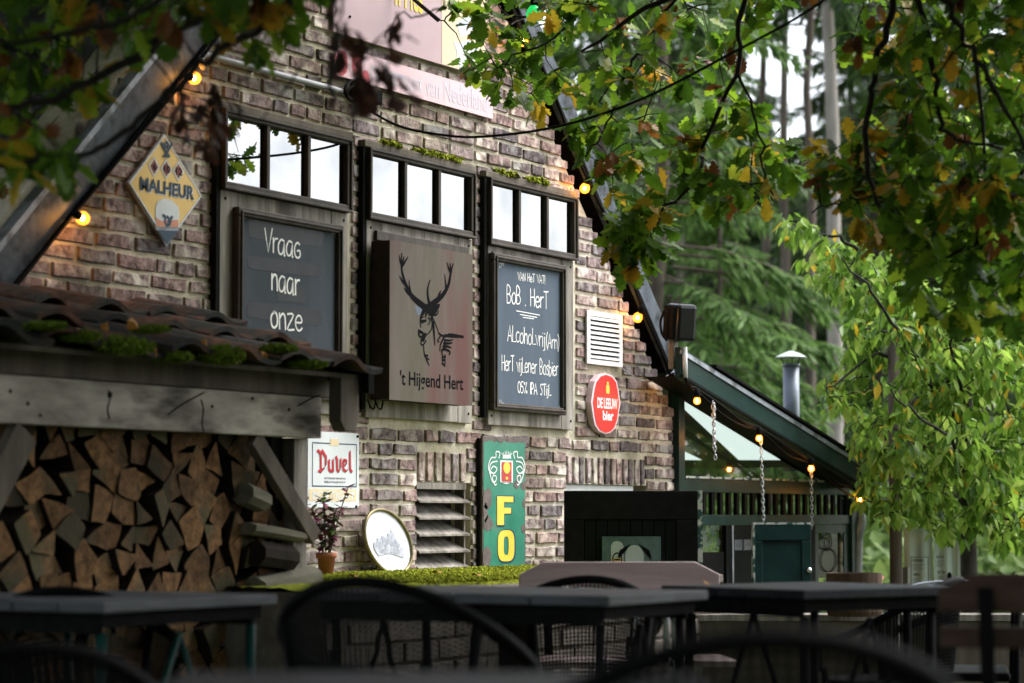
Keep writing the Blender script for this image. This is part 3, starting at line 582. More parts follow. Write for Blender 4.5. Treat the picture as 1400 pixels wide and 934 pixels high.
for pts, ws in [
 ([(262, 448), (200, 400), (150, 350), (110, 270), (85, 190), (76, 110), (80, 35)], (40, 6)), ([(80, 130), (66, 90), (62, 50)], (18, 4)), ([(82, 130), (105, 95), (126, 62)], (18, 4)), ([(80, 110), (92, 80), (96, 60)], (14, 4)),
 ([(110, 275), (80, 240), (62, 205)], (18, 4)), ([(150, 350), (120, 330), (98, 295)], (20, 4)), ([(150, 345), (138, 290), (134, 235)], (18, 4)), ([(215, 410), (180, 385), (160, 372)], (34, 20)),
 ([(268, 445), (330, 400), (390, 345), (430, 270), (445, 195), (455, 150), (466, 112)], (38, 6)), ([(446, 180), (430, 145), (420, 105)], (20, 4)), ([(448, 170), (444, 130), (441, 108)], (18, 4)), ([(410, 315), (408, 260), (401, 192)], (18, 4)), ([(355, 375), (362, 340), (372, 315)], (24, 4)),
 ([(288, 420), (274, 350), (276, 290), (292, 236)], (22, 5)),
 ([(280, 470), (320, 440), (362, 420)], (30, 8)), ([(290, 480), (320, 478), (352, 440), (360, 422)], (36, 8)), ([(300, 500), (340, 496), (354, 470)], (10, 7)),
 ([(240, 460), (225, 500), (218, 540), (222, 590)], (14, 5)), ([(262, 450), (245, 480), (235, 500)], (22, 8)), ([(280, 460), (262, 490), (256, 520)], (20, 6)), ([(222, 520), (240, 512)], (12, 6)), ([(232, 548), (262, 540)], (18, 10)), ([(226, 540), (232, 556)], (12, 8)),
 ([(275, 520), (290, 530), (285, 560), (276, 570)], (6, 5)), ([(206, 620), (236, 632)], (20, 12)), ([(206, 640), (214, 660), (226, 662)], (14, 8)), ([(258, 645), (236, 655), (226, 690)], (20, 12)), ([(248, 650), (240, 690)], (34, 20)), ([(230, 690), (222, 712), (240, 724), (262, 690)], (8, 8)),
 ([(265, 650), (300, 610), (308, 560)], (5, 7)), ([(300, 500), (330, 560), (356, 630)], (10, 5)), ([(314, 560), (322, 640), (328, 724)], (24, 6)), ([(300, 520), (322, 600)], (14, 8)), ([(305, 480), (312, 505)], (14, 10)),
 ([(244, 735), (250, 800), (270, 830)], (6, 9)), ([(258, 800), (275, 805)], (10, 9)), ([(262, 820), (284, 834)], (9, 6)), ([(264, 835), (286, 878)], (7, 4)),
 ([(356, 636), (400, 660), (440, 645), (540, 664)], (8, 14)), ([(400, 650), (450, 662), (538, 664)], (12, 7)), ([(372, 655), (348, 690), (360, 700)], (8, 5)), ([(395, 670), (370, 720), (366, 770)], (12, 5)),
 ([(400, 688), (440, 690), (462, 684)], (12, 4)), ([(395, 712), (430, 712), (458, 708)], (16, 5)), ([(390, 738), (420, 735), (450, 745)], (16, 5)), ([(380, 765), (400, 755), (440, 775), (436, 796)], (14, 8)), ([(385, 800), (378, 770)], (10, 6)), ([(384, 818), (404, 810)], (14, 8)), ([(384, 840), (404, 835)], (14, 8)), ([(384, 860), (402, 882)], (14, 6)), ([(405, 800), (404, 884)], (10, 6))]: ds(pts, ws)
b.build('stag_cutout', M['ink'], deer)
b = MB(); b.prism([dp(178, 424), dp(240, 452), dp(236, 470), dp(212, 506), dp(192, 490)][::-1], YD2+.0005, .0005); b.build('stag_ear', mat('bluish_ear', (.07, .09, .12), None, 5, .4, 0), deer)
lx0, lz0 = xz(547, 528, YD2); lx1, lz1 = xz(633.5, 533, YD2)
text_obj('lettering', "'t Hijgend Hert", M['ink'], deer, (lx0, lx1, xz(590, 536, YD2)[1], xz(590, 510, YD2)[1]), YD2, offset=.014)
b = MB()
for (x, s) in ((.02, 1), (.075, -1)):
    c = smoothpath([(d0[0]-.05+x, -.05, zb-.0), (d0[0]-.035+x, -.055, zb-.03), (d0[0]-.01+x, -.055, zb-.035), (d0[0]+.01+x, -.05, zb+.0)]); b.tube(c, .0035, 6)
b.build('cable_loop', M['rubber'], deer)
# ------------------------------------------------------------------ poster, pink strip
YP = -.03
po = thing('poster_board', (-1.1, YP, 2.9), 'large faded mauve and cream poster board at the top of the gable', 'sign')
zpb = P(590, 84, YP)[2]; px0 = P(456, 40, YP)[0]; px1 = P(663, 90, YP)[0]; xm = P(602, 60, YP)[0]
b = MB(); b.box((px0, YP, zpb), (px1, YP+.01, 3.62)); b.build('board', M['mauve'], po)
arc = [(xm+.012*math.sin(k/10*1.5)-.06*(k/10)**2+.012, zpb+.002+.7*k/10) for k in range(11)]
b = MB(); b.prism([(px1-.001, zpb+.002)]+[(px1-.001, 3.6)]+arc[::-1], YP-.001, .0008); b.build('cream_field', M['cream'], po)
b = MB(); q = lambda x, y: xz(455+x/5.495, y/5.495, YP-.002)
b.prism([q(905, 310), q(960, 330), q(1000, 300), q(1090, 320), q(1095, 420), q(1060, 460), q(1050, 560), q(960, 540), q(935, 440), q(930, 380)], YP-.002, .0007); b.prism([q(930, 180), q(1060, 60), q(1150, 120), q(1100, 230), q(960, 280)], YP-.002, .0007)
b.build('blue_figure', M['paleblue'], po)
text_obj('lettering', 'n Hes', M['yellow'], po, (*[xz(p, 10, YP)[0] for p in (540, 578)], xz(560, 14, YP)[1], xz(560, -30, YP)[1]), YP-.002, offset=.02)
b = MB(); b.tube([(xz(478, 23, YP)[0], YP-.004, xz(478, 23, YP)[1]), (xz(478, 23, YP)[0], YP+.002, xz(478, 23, YP)[1])], .006, 8); b.build('screw', M['black'], po)
ps = thing('sign_strip', (-1.1, YP, 2.73), 'narrow faded pink sign strip with pale lettering below the big poster', 'sign')
zs0 = P(600, 142, YP)[2]; zs1 = P(600, 104, YP)[2]
sxa, sxb = P(459, 80, YP)[0], P(674, 145, YP)[0]
b = MB(); b.box((sxa, YP, zs0), (sxb, YP+.008, zs1)); b.build('board', M['pink'], ps)
tx = lambda px, s=.5: xz(px, 117, YP)[0]
text_obj('lettering', 're bermunt van Nederland', M['faded'], ps, (tx(507), tx(666), zs0+.022, zs1-.012), YP-.001, offset=.01)
b = MB()
for (u, v, r) in ((.02, .45, .055), (.13, .6, .05), (.20, .2, .03)): b.prism([(sxa+.02+u+r*math.cos(a)*random.uniform(.5, 1.2), min(zs1-.002, max(zs0+.002, zs0+v*(zs1-zs0)+r*math.sin(a)))) for a in np.linspace(0, 6.28, 12)[:-1]], YP-.001, .0007)
b.build('red_print', M['redsmudge'], ps)
b = MB()
for xx in (sxb-.02, sxa+.01): b.tube([(xx, YP-.004, (zs0+zs1)/2), (xx, YP+.002, (zs0+zs1)/2)], .005, 8)
b.build('screw', M['black'], ps)
# ------------------------------------------------------------------ diamond sign
YM = -.03
mo = thing('diamond_sign', (*P(228, 300, YM)[:2], 2.0), 'gold diamond-shaped enamel sign lettered MALHEUR with a printed beer glass', 'sign')
mx = lambda x, y, e=0: xz(165+x/5.494, 175+y/5.494, YM-e)
b = MB(); b.prism([mx(325, 38), mx(612, 512), mx(345, 895), mx(52, 410)], YM, .012); b.build('steel_rim', M['zinc'], mo, bevel=.002)
def inset(pts, k): c = np.mean(pts, 0); return [tuple(c+(np.array(p)-c)*k) for p in pts]
dia = [mx(325, 38), mx(612, 512), mx(440, 752), mx(262, 742), mx(52, 410)]
b = MB(); b.prism(inset(dia, .965), YM-.0015, .001); b.build('enamel_face', M['gold'], mo)
b = MB(); 
ins = inset(dia, .955)
for i in range(5): b.stroke([ins[i], ins[(i+1) % 5]], .006, YM-.0028)
for cx, cy in ((250, 290), (342, 308), (432, 325)):
    dd = [mx(cx, cy-68, .002), mx(cx+38, cy+8, .002), mx(cx-2, cy+70, .002), mx(cx-38, cy-6, .002)]
    for i in range(4): b.stroke([dd[i], dd[(i+1) % 4]], .006, YM-.003)
b.build('white_outline', M['offwhite'], mo)
b = MB()
for cx, cy in ((250, 290), (342, 308), (432, 325)): b.prism(inset([mx(cx, cy-68), mx(cx+38, cy+8), mx(cx-2, cy+70), mx(cx-38, cy-6)], .72), YM-.0029, .0005)
b.build('small_diamond', mat('maroon', (.25, .06, .07), None, 5, .4, 0), mo)
for t_, cx, cy in (('6', 250, 290), ('10', 344, 310), ('12', 434, 328)):
    w2 = 12 if t_ == '6' else 24; text_obj('numeral', t_, M['ink'], mo, (mx(cx-w2, cy)[0], mx(cx+w2, cy)[0], mx(cx, cy+28)[1], mx(cx, cy-28)[1]), YM-.0036, offset=.02)
# lettering climbs nothing: level on the wall, thick serif capitals with a pale shadow
for dxx, m_, e in ((.0035, M['offwhite'], .003), (0, M['navy'], .0038)):
    text_obj('lettering', 'MALHEUR', m_, mo, (mx(140, 430)[0]+dxx, mx(548, 500)[0]+dxx, mx(340, 505)[1]-dxx, mx(340, 402)[1]-dxx), YM-e, offset=.03)
b = MB(); gl = [mx(x, y) for x, y in ((258, 745), (258, 600), (275, 550), (320, 530), (380, 545), (425, 590), (436, 640), (432, 748))]; b.prism(gl, YM-.0032, .0005); b.build('glass_print', M['offwhite'], mo)
b = MB(); b.prism([mx(x, y) for x, y in ((262, 742), (262, 672), (300, 700), (428, 690), (428, 746))], YM-.0038, .0005); b.build('beer_print', mat('amber_print', (.5, .12, .05), (.7, .4, .25), 8, .4, 0), mo)
b = MB()
for pts in ([(310, 660), (325, 665), (330, 720), (345, 735), (365, 720), (372, 675), (382, 672)], [(340, 668), (355, 680), (350, 720)], [(300, 110), (318, 150), (340, 185), (362, 150), (378, 115)], [(318, 120), (340, 150), (350, 120), (335, 108)], [(340, 185), (330, 212)], [(345, 185), (356, 212)], [(318, 212), (360, 214)]):
    if pts[0] == (300, 110): b.build('emblem', M['navy'], mo); b = MB()
    b.stroke([mx(*p) for p in smoothpath(pts, 3)], .011, YM-.0042)
b.build('emblem', M['navy'], mo)
b = MB(); b.prism(inset([mx(268, 765), mx(434, 770), mx(348, 880)], .92), YM-.0022, .0008); b.build('dark_tip', M['navy'], mo)
# ------------------------------------------------------------------ white grille, De Leeuw sign
gv = thing('ventilation_grille', (.63, 0, 1.67), 'small white slatted ventilation grille screwed to the brick wall', 'vent')
x0, x1, z0, z1 = .452, .815, 1.670, 1.924; Yg = -.022
x0 = P(803, 460, Yg)[0]; x1 = P(851.5, 468, Yg)[0]
b = MB(); f = .035; b.box((x0, Yg, z0), (x1, -.012, z0+.024)); b.box((x0, Yg, z1-.024), (x1, -.012, z1)); b.box((x0, Yg, z0+.024), (x0+f, -.012, z1-.024)); b.box((x1-f, Yg, z0+.024), (x1, -.012, z1-.024)); b.build('frame', M['white'], gv, bevel=.002)
b = MB(); b.box((x0+f, -.0135, z0+.024), (x1-f, -.0115, z1-.024)); b.build('backing', M['dark'], gv)
for k in range(9):
    zc = z0+.036+k*(z1-z0-.07)/8; b = MB(); b.beam((x0+f, -.020, zc), (x1-f, -.020, zc), .0035, .019, upv=(0, .62, .78)); b.build('slat', M['white'], gv)
YL = -.04
dl = thing('beer_sign', (*P(828, 552, YL)[:2], 1.35), 'red oval-shouldered beer sign with white rim lettered DE LEEUW bier', 'sign')
def leeuw(k):
    c = (829.0, 552.3); pts = [(811, 531), (813.5, 521), (820, 513), (828, 510.5), (837, 513.5), (843.5, 521), (846, 533), (848.5, 551), (845, 575), (841, 586), (835, 592), (828, 594), (819, 590), (813.5, 582), (811, 571), (808, 550)]
    return [(c[0]+(x-c[0])*k[0], c[1]+(y-c[1])*k[1]) for x, y in pts]
b = MB(); b.prism([xz(*p, YL) for p in leeuw((1, 1))], YL, .034); b.build('box', mat('pink_white_rim', (.62, .45, .48), (.72, .6, .62), 5, .4, 0), dl, bevel=.003)
b = MB(); b.prism([xz(*p, YL) for p in leeuw((.88, .95))], YL-.002, .0015); b.build('red_face', M['red'], dl)
text_obj('lettering', 'DE LEEUW', M['white'], dl, (xz(816, 552, YL)[0], xz(843.5, 552, YL)[0], xz(829, 559, YL)[1], xz(829, 544.5, YL)[1]), YL-.003, offset=.028, space=.95)
text_obj('lettering', 'bier', M['white'], dl, (xz(823.5, 565, YL)[0], xz(838, 566, YL)[0], xz(829, 575, YL)[1], xz(829, 561.5, YL)[1]), YL-.003, offset=.03)
b = MB(); b.box((xz(828, 530, YL)[0], YL-.003, xz(830, 538, YL)[1]), (xz(832.5, 530, YL)[0], YL-.002, xz(830, 527, YL)[1])); b.box((xz(829.2, 530, YL)[0], YL-.003, xz(830, 526.5, YL)[1]), (xz(831.3, 530, YL)[0], YL-.002, xz(830, 522, YL)[1])); b.build('beer_mark', M['yellow'], dl)
# ------------------------------------------------------------------ Duvel sign
YU = -.012
dv = thing('enamel_sign', (-1.67, 0, .98), 'white rectangular enamel sign with red gothic Duvel lettering beside the woodshed post', 'sign')
ux = lambda x, y: xz(425+x/4.243, 580+y/4.243, YU)
x1 = ux(280, 0)[0]; x0 = x1-.36; z0 = ux(200, 484)[1]; z1 = ux(200, 50)[1]
pts = []
for cx, cz, a0_ in ((x0+.012, z0+.012, 180), (x1-.012, z0+.012, 270), (x1-.012, z1-.012, 0), (x0+.012, z1-.012, 90)):
    for k in range(5): a = math.radians(a0_+22.5*k); pts.append((cx+.012*math.cos(a), cz+.012*math.sin(a)))
b = MB(); b.prism(pts, YU, .004); b.build('plate', M['offwhite'], dv)
b = MB(); xa, xb = x0+.03, ux(265, 0)[0]; za, zb_ = ux(200, 362)[1], ux(200, 116)[1]
for p, q_ in (((xa, za), (xb, za)), ((xb, za), (xb, zb_)), ((ux(165, 0)[0], zb_), (xb, zb_)), ((xa, zb_), (ux(110, 0)[0], zb_)), ((xa, za), (xa, zb_))): b.stroke([p, q_], .0045, YU-.001)
b.build('border_line', M['navy'], dv)
b = MB(); b.box((x0+.008, YU-.0012, ux(0, 445)[1]), (xb, YU-.0005, ux(0, 375)[1])); b.build('yellow_band', M['paleyellow'], dv); b = MB(); b.box((ux(112, 0)[0], YU-.0012, ux(0, 120)[1]), (ux(160, 0)[0], YU-.0005, ux(0, 80)[1])); b.build('yellow_band', M['paleyellow'], dv)
text_obj('lettering', 'BOTTIGAT', M['offwhite'], dv, (x0+.03, xb-.012, ux(0, 436)[1], ux(0, 388)[1]), YU-.002, offset=.02)
for t_, y0, y1 in (('NATUURLIJKE HERGISTING', 320, 306), ('BIERBROUWERIJ MOORTGAT', 342, 328)): text_obj('lettering', t_, M['ink'], dv, (ux(78, 0)[0], ux(202, 0)[0], ux(0, y0)[1], ux(0, y1)[1]), YU-.001, offset=.01)
# gothic letters with a broad pen held at 40 degrees
for off, m_, e in ((.004, M['ink'], .0012), (0, M['duvel'], .002)):
    b = MB()
    def nib(pts, wpx=12, ang=38):
        c = [np.array(ux(*p))+np.array([off*.7, -off*.7]) for p in pts]; hx = (ux(wpx, 0)[0]-ux(0, 0)[0])/2*math.cos(math.radians(ang)); hz = .5*wpx/4.243/330*math.sin(math.radians(ang))+.0020; n_ = np.array([hx, hz])
        for i in range(len(c)-1): b.add([(c[i][0]-n_[0], YU-e, c[i][1]-n_[1]), (c[i+1][0]-n_[0], YU-e-.0001, c[i+1][1]-n_[1]), (c[i+1][0]+n_[0], YU-e-.0001, c[i+1][1]+n_[1]), (c[i][0]+n_[0], YU-e, c[i][1]+n_[1])], [(0, 1, 2, 3)])
    for s in ([(42, 180), (62, 150), (86, 190), (84, 235), (60, 275), (42, 268)], [(56, 165), (56, 262)], [(36, 150), (58, 170)], [(46, 270), (76, 255)],
              [(103, 205), (104, 262), (118, 275)], [(126, 205), (127, 275)], [(143, 186), (150, 205), (151, 262), (160, 274)], [(170, 200), (170, 250), (158, 276)],
              [(186, 210), (187, 262), (200, 272), (212, 262)], [(186, 205), (204, 212), (202, 232), (188, 242)], [(224, 158), (226, 262), (236, 276)]): nib(s)
    b.build('gothic_lettering', m_, dv)
b = MB()
for xx, zz in ((x1-.012, z1-.012), (x1-.02, z0+.004)): b.tube([(xx, YU-.004, zz), (xx, YU+.002, zz)], .006, 8)
b.build('screw', M['black'], dv)
# ------------------------------------------------------------------ green enamel FO sign
YF = -.036
fo = thing('enamel_sign', (-.34, 0, .715), 'tall chipped green enamel sign with crest and yellow letters F and O', 'sign')
fx = lambda x, y: xz(650+x/4.675, 590+y/4.67, YF)
x0 = fx(46, 0)[0]; x1 = fx(320, 0)[0]; z0 = .716; z1 = fx(180, 35)[1]
b = MB(); b.box((x0, YF, z0), (x1, YF+.012, z1)); b.build('plate', M['chip'], fo, bevel=.002)
b = MB(); b.box((x0-.01, YF+.013, z0), (x1+.0, -.012, z1-.01)); b.build('backing', M['black'], fo)
e = .008; edge = []
def jag(a, c, n, amp=.006):
    for k in range(n): t = k/n; edge.append((a[0]+(c[0]-a[0])*t+random.uniform(-amp, amp), a[1]+(c[1]-a[1])*t+random.uniform(-amp, amp)))
jag((x0+e, z0+e), (x1-e, z0+e), 16, .005); jag((x1-e, z0+e), (x1-e, z1-.022), 26, .004); jag((x1-e, z1-.022), (x0+e, z1-.022), 16, .006); jag((x0+e, z1-.022), (x0+e, z0+e), 26, .004)
b = MB(); b.prism(edge, YF-.0012, .001); b.build('enamel_face', M['enamel'], fo)
b = MB()
def chip(cx, cy, rx, ry, n=22):
    pts = []
    for k in range(n): a = 2*math.pi*k/n; q_ = fx(cx+rx*math.cos(a)*random.uniform(.75, 1.15), cy+ry*math.sin(a)*random.uniform(.8, 1.15)); pts.append((min(x1-.002, max(x0+.002, q_[0])), min(z1-.002, max(z0+.002, q_[1]))))
    b = MB(); b.prism(pts, YF-.002, .0007); b.build('chipped_patch', M['chip'], fo)
for c in ((72, 430, 30, 70), (80, 590, 30, 50), (72, 800, 28, 75), (160, 50, 22, 24), (262, 340, 20, 28), (305, 350, 16, 28), (308, 460, 10, 30), (305, 620, 16, 30), (62, 520, 16, 60)): chip(*c)
zF = (fx(0, 598)[1], fx(0, 412)[1]); zO = (fx(0, 835)[1], fx(0, 632)[1])
for t_, zz, xa, xb in (('F', zF, 135, 238), ('O', zO, 140, 245)):
    for dd, m_, ee, gr in ((.007, M['navy'], .0026, .006), (0, M['yellow'], .0036, 0)):
        X0, X1 = fx(xa, 0)[0]-gr+dd, fx(xb, 0)[0]+gr+dd; Z0, Z1 = zz[0]-gr-dd*.3, zz[1]+gr-dd*.3
        b = MB(); W2 = X1-X0; H2 = Z1-Z0
        if t_ == 'F': b.prism([(X0, Z0), (X0+W2*.42, Z0), (X0+W2*.42, Z0+H2*.40), (X0+W2*.86, Z0+H2*.40), (X0+W2*.86, Z0+H2*.60), (X0+W2*.42, Z0+H2*.60), (X0+W2*.42, Z0+H2*.80), (X1, Z0+H2*.80), (X1, Z1), (X0, Z1)], YF-ee, .0008)
        else:
            cx, cz = (X0+X1)/2, (Z0+Z1)/2; n = 32
            so_ = lambda a, p: math.copysign(abs(a)**p, a)
            outr = [(cx+W2/2*so_(math.cos(2*math.pi*k/n), .6), cz+H2/2*so_(math.sin(2*math.pi*k/n), .6)) for k in range(n)]; inn = [(cx+W2*.15*so_(math.cos(2*math.pi*k/n), .6), cz+H2*.30*so_(math.sin(2*math.pi*k/n), .6)) for k in range(n)]
            b.add([(x, YF-ee, z) for x, z in outr+inn], [(k, (k+1) % n, n+(k+1) % n, n+k) for k in range(n)])
        b.build('letter', m_, fo)
b = MB(); b.box((fx(155, 0)[0], YF-.003, fx(0, 322)[1]), (fx(235, 0)[0], YF-.002, fx(0, 178)[1])); b.prism([fx(155, 322), fx(235, 322), fx(195, 336)], YF-.003, .001)
for k in range(7): a = fx(160+k*11, 168-abs(3-k)*-3); b.prism([fx(170, 172), fx(225, 172), fx(222, 150), fx(176, 150)], YF-.0024, .0006) if k == 0 else None; b.stroke([fx(172+k*8, 150), fx(164+k*11, 124+abs(3-k)*5)], .004, YF-.003)
for s in (-1, 1):
    for c in ([(14, 0), (30, -20), (38, 5), (25, 40), (58, 45), (75, 0), (40, -40), (58, -50)],):
        pass
    cx = 196
    for pts in ([(50, 170), (44, 135), (68, 130), (70, 165), (100, 170), (118, 230), (100, 270)], [(60, 190), (96, 200), (110, 240), (84, 268), (62, 240), (84, 222), (100, 240)], [(112, 250), (92, 320), (72, 318), (66, 290), (84, 280), (92, 300)], [(92, 300), (76, 340), (66, 336)]):
        b.stroke([fx(cx+s*p[0], p[1]) for p in smoothpath(pts, 4)], .0055, YF-.003)
b.build('crest', M['white'], fo)
b = MB(); b.box((fx(163, 0)[0], YF-.004, fx(0, 314)[1]), (fx(227, 0)[0], YF-.003, fx(0, 188)[1])); b.build('crest_field', mat('crest_red', (.42, .05, .05), None, 5, .4, 0), fo)
b = MB(); b.prism([fx(195+22*math.sin(a), 232+38*math.cos(a)) for a in np.linspace(0, 6.28, 16)[:-1]], YF-.005, .001); b.prism([fx(195+8*math.sin(a), 298+10*math.cos(a)) for a in np.linspace(0, 6.28, 10)[:-1]], YF-.005, .001); b.build('crest_gold', M['yellow'], fo)
# ------------------------------------------------------------------ louvred vent
lv = thing('louvred_vent', (-.9, .1, .7), 'weathered grey wooden louvre of five tilted boards in a wall opening', 'vent')
x0, x1, z0, z1 = vent
xs1 = -.685
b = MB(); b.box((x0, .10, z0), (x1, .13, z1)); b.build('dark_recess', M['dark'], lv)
b = MB(); b.box((x0, -.01, z1-.03), (xs1, .04, z1-.002)); b.box((xs1-.012, -.006, .716), (xs1, .04, z1-.031)); b.build('frame', M['greywood'], lv)
for k in range(5):
    zf = 1.012-k*.0705; b = MB(); b.add([(x0+.002, -.022, zf), (xs1+.012, -.022, zf), (xs1-.07, .085, zf+.062), (x0+.002, .085, zf+.062), (x0+.002, -.022, zf-.008), (xs1+.012, -.022, zf-.008), (xs1-.07, .085, zf+.054), (x0+.002, .085, zf+.054)], [(0, 1, 2, 3), (4, 7, 6, 5), (0, 4, 5, 1), (1, 5, 6, 2), (2, 6, 7, 3), (3, 7, 4, 0)]); b.build('slat', M['greywood'], lv)
# ------------------------------------------------------------------ ledge with moss
LX0, LX1, LZ = -3.2, .24, .712
lg = thing('low_wall', (-.8, -.5, 0), 'broad low stone ledge along the foot of the pub, green with moss', 'wall')
b = MB(); ft_ = [(LX0, -1.0), (LX1-.56, -1.0), (LX1, -.016), (LX0, -.016)]; b.add([(x, y, 0) for x, y in ft_]+[(x, y, LZ-.012) for x, y in ft_], [(3, 2, 1, 0), (4, 5, 6, 7), (0, 1, 5, 4), (1, 2, 6, 5), (2, 3, 7, 6), (3, 0, 4, 7)]); b.build('core', M['stone'], lg)
k = 0
for x in np.arange(LX0, LX1-.62, .32):
    b = MB(); b.box((x+.003, -1.06+random.uniform(-.008, .008), LZ-.045), (min(x+.317, LX1-.5), -.72, LZ-.008+random.uniform(-.003, .003))); b.build('coping_stone', M['stone'], lg, bevel=.006)
for r in range(9):
    for x in np.arange(LX0+(r % 2)*.11, LX1-.75, .22):
        b = MB(); b.box((x+.006, -1.012-random.uniform(0, .008), .02+r*.073), (x+.212, -.99, .02+r*.073+.062)); b.build('stone_block', M['stone'], lg, bevel=.005)
nx, ny = 150, 34; vs = []
for j in range(ny):
    for i in range(nx):
        y = -1.02+(.985)*j/(ny-1); x = LX0+(LX1+.57*y-LX0)*i/(nx-1); h = .007*math.sin(x*9+y*4)*math.cos(y*11-x*3)+.006*random.random()+(-.02 if j < 2 else 0)+(-.006 if j < 6 and math.sin(x*5) > .2 else 0); vs.append((x, y, LZ+.002+h))
b = MB(); b.add(vs, [(j*nx+i, j*nx+i+1, (j+1)*nx+i+1, (j+1)*nx+i) for j in range(ny-1) for i in range(nx-1)]); o = b.build('moss_bed', M['moss'], lg, True)
moss_patch('moss', lg, [(-2.6, -.36, -1.0, -.03, LZ+.002, .010), (-.36, -.08, -.5, -.03, LZ+.002, .01), (-.08, .18, -.1, -.03, LZ+.002, .01)], 12000, 5, .006)
# small things lying on the ledge
for i, (px, py) in enumerate(((484, 790), (598, 785), (652, 789))):
    z_ = LZ+.012; r_ = ray(px, py); kk = (z_-CAM[2])/r_[2]; p = CAM+r_*kk
    b = MB(); n = 10; b.add([(p[0]+.022*math.cos(a)*(1+.3*math.sin(3*a)), p[1]+.015*math.sin(a), p[2]+.008+.008*math.cos(2*a)) for a in np.linspace(0, 6.28, n+1)[:-1]], [tuple(range(n))])
    o = b.build('fallen_leaf', M['cork'], None); tag(o, ('curled brown fallen leaf on the moss left of the oval picture', 'brown fallen leaf on the moss below the louvred vent', 'brown fallen leaf on the moss just left of the green sign')[i], 'leaf')
# ------------------------------------------------------------------ oval picture
ov = thing('oval_picture', (-1.29, -.08, LZ), 'oval framed picture of a hillside village leaning on the wall over the moss', 'picture')
c = P(531, 741, -.07); hx, hz = .165, .132
tiltv = np.array([.02, .105, .99]); tiltv /= np.linalg.norm(tiltv)
def ovp(u, v, e=0): n_ = np.array([0, -.995, .1]); return c+np.array([u*hx, 0, 0])*1.0+tiltv*v*hz+n_*e+np.array([-v*.045, 0, -u*0])
ring = [ovp(math.cos(a), math.sin(a)) for a in np.linspace(0, 2*math.pi, 49)]
b = MB(); b.tube(ring, .008, 8, caps=False); b.build('gilt_frame', mat('aged_gilt', (.12, .10, .05), (.25, .21, .11), 20, .4, .1, metal=.5), ov, True)
b = MB(); b.add([ovp(.99*math.cos(a), .99*math.sin(a), -.002) for a in np.linspace(0, 2*math.pi, 41)[:-1]], [tuple(range(40))[::-1]]); b.build('picture_plate', M['platepaint'], ov)
b = MB(); 
pp = [(-.72, -.2), (-.66, .02), (-.5, .0), (-.45, .16), (-.28, .1), (-.2, .22), (.0, .15), (.1, .3), (.22, .28), (.28, .44), (.34, .3), (.4, .05), (.52, -.1), (.66, -.38), (.5, -.5), (.2, -.42), (-.1, -.35), (-.4, -.4), (-.6, -.42)]
b.add([ovp(u, v, .001) for u, v in pp], [tuple(range(len(pp)))[::-1]]); b.build('painted_scene', M['platewash'], ov)
b = MB()
for (u0, v0, ru_, rv_) in ((-.45, -.08, .16, .12), (-.15, -.02, .14, .16), (.12, .05, .13, .2), (.3, -.1, .16, .16), (-.3, -.28, .22, .08), (.2, -.3, .25, .08)):
    b = MB(); b.add([ovp(u0+ru_*math.cos(a)*random.uniform(.7, 1.2), v0+rv_*math.sin(a)*random.uniform(.7, 1.2), .0018+.0003*u0) for a in np.linspace(0, 6.28, 12)[:-1]], [tuple(range(11))[::-1]]); b.build('painted_patch', M['washdark'], ov)
# ------------------------------------------------------------------ potted plant
r_ = ray(446, 789); kk = (LZ+.004-CAM[2])/r_[2]; pp = CAM+r_*kk
pt = thing('potted_plant', pp, 'small terracotta pot with purple-leaved plant between woodshed post and white sign', 'potted plant')
b = MB(); b.lathe(pp, [(0, 0), (.026, 0), (.034, .072), (.040, .073), (.041, .092), (.036, .093), (.034, .085), (0, .085)], 24); b.build('pot', M['terracotta'], pt, True)
b = MB(); b2 = MB(); b3 = MB()
for k in range(11):
    a = random.uniform(0, 6.28); L = random.uniform(.1, .27); tip = pp+np.array([math.cos(a)*L*.32, math.sin(a)*L*.32, .085+L]); st_ = pp+np.array([math.cos(a)*.012, math.sin(a)*.012, .08])
    path = smoothpath([st_, (st_+tip)/2+np.array([0, 0, .02]), tip], 4); b.tube(path, .0022, 5)
    for q_ in path[2:]:
        for s in range(6):
            aa = random.uniform(0, 6.28); dd = np.array([math.cos(aa), math.sin(aa), random.uniform(-.6, .5)]); l = random.uniform(.024, .05); sdv = np.cross(dd, (0, 0, 1)); sdv = sdv/np.linalg.norm(sdv)*l*.26
            (b2 if random.random() < .6 else b3).add([q_, q_+dd*l*.5+sdv, q_+dd*l, q_+dd*l*.5-sdv], [(0, 1, 2, 3)])
b.build('stem', M['stemgreen'], pt); tag(b2.build('purple_leaves', M['purple'], pt), kind='stuff'); tag(b3.build('green_leaves', M['stemgreen'], pt), kind='stuff')
# ------------------------------------------------------------------ doorway with open black half door
dw = thing('doorway', ((dx0+dx1)/2, .1, 0), 'dark doorway with white lintel beneath the soldier bricks behind the open black door', 'doorway')
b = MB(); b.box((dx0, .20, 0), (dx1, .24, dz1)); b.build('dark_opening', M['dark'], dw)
b = MB(); b.box((dx0+.003, .02, dz1-.038), (dx1-.10, .06, dz1-.002)); b.build('lintel', M['white'], dw)
A_ = D(772, 671, 10.95); B_ = D(958, 671, 11.0); hb = thing('half_door', (*A_[:2], 0), 'black panelled door leaf standing open, worn along its right edge', 'door')
ux_ = Vector(B_-A_); ux_.z = 0; WD = ux_.length; ux_.normalize(); uy_ = Vector((0, 0, 1)).cross(ux_)   # local frame of the leaf
def L3(o, ux, uy, x, y, z): return np.array([o[0]+ux[0]*x+uy[0]*y, o[1]+ux[1]*x+uy[1]*y, z])
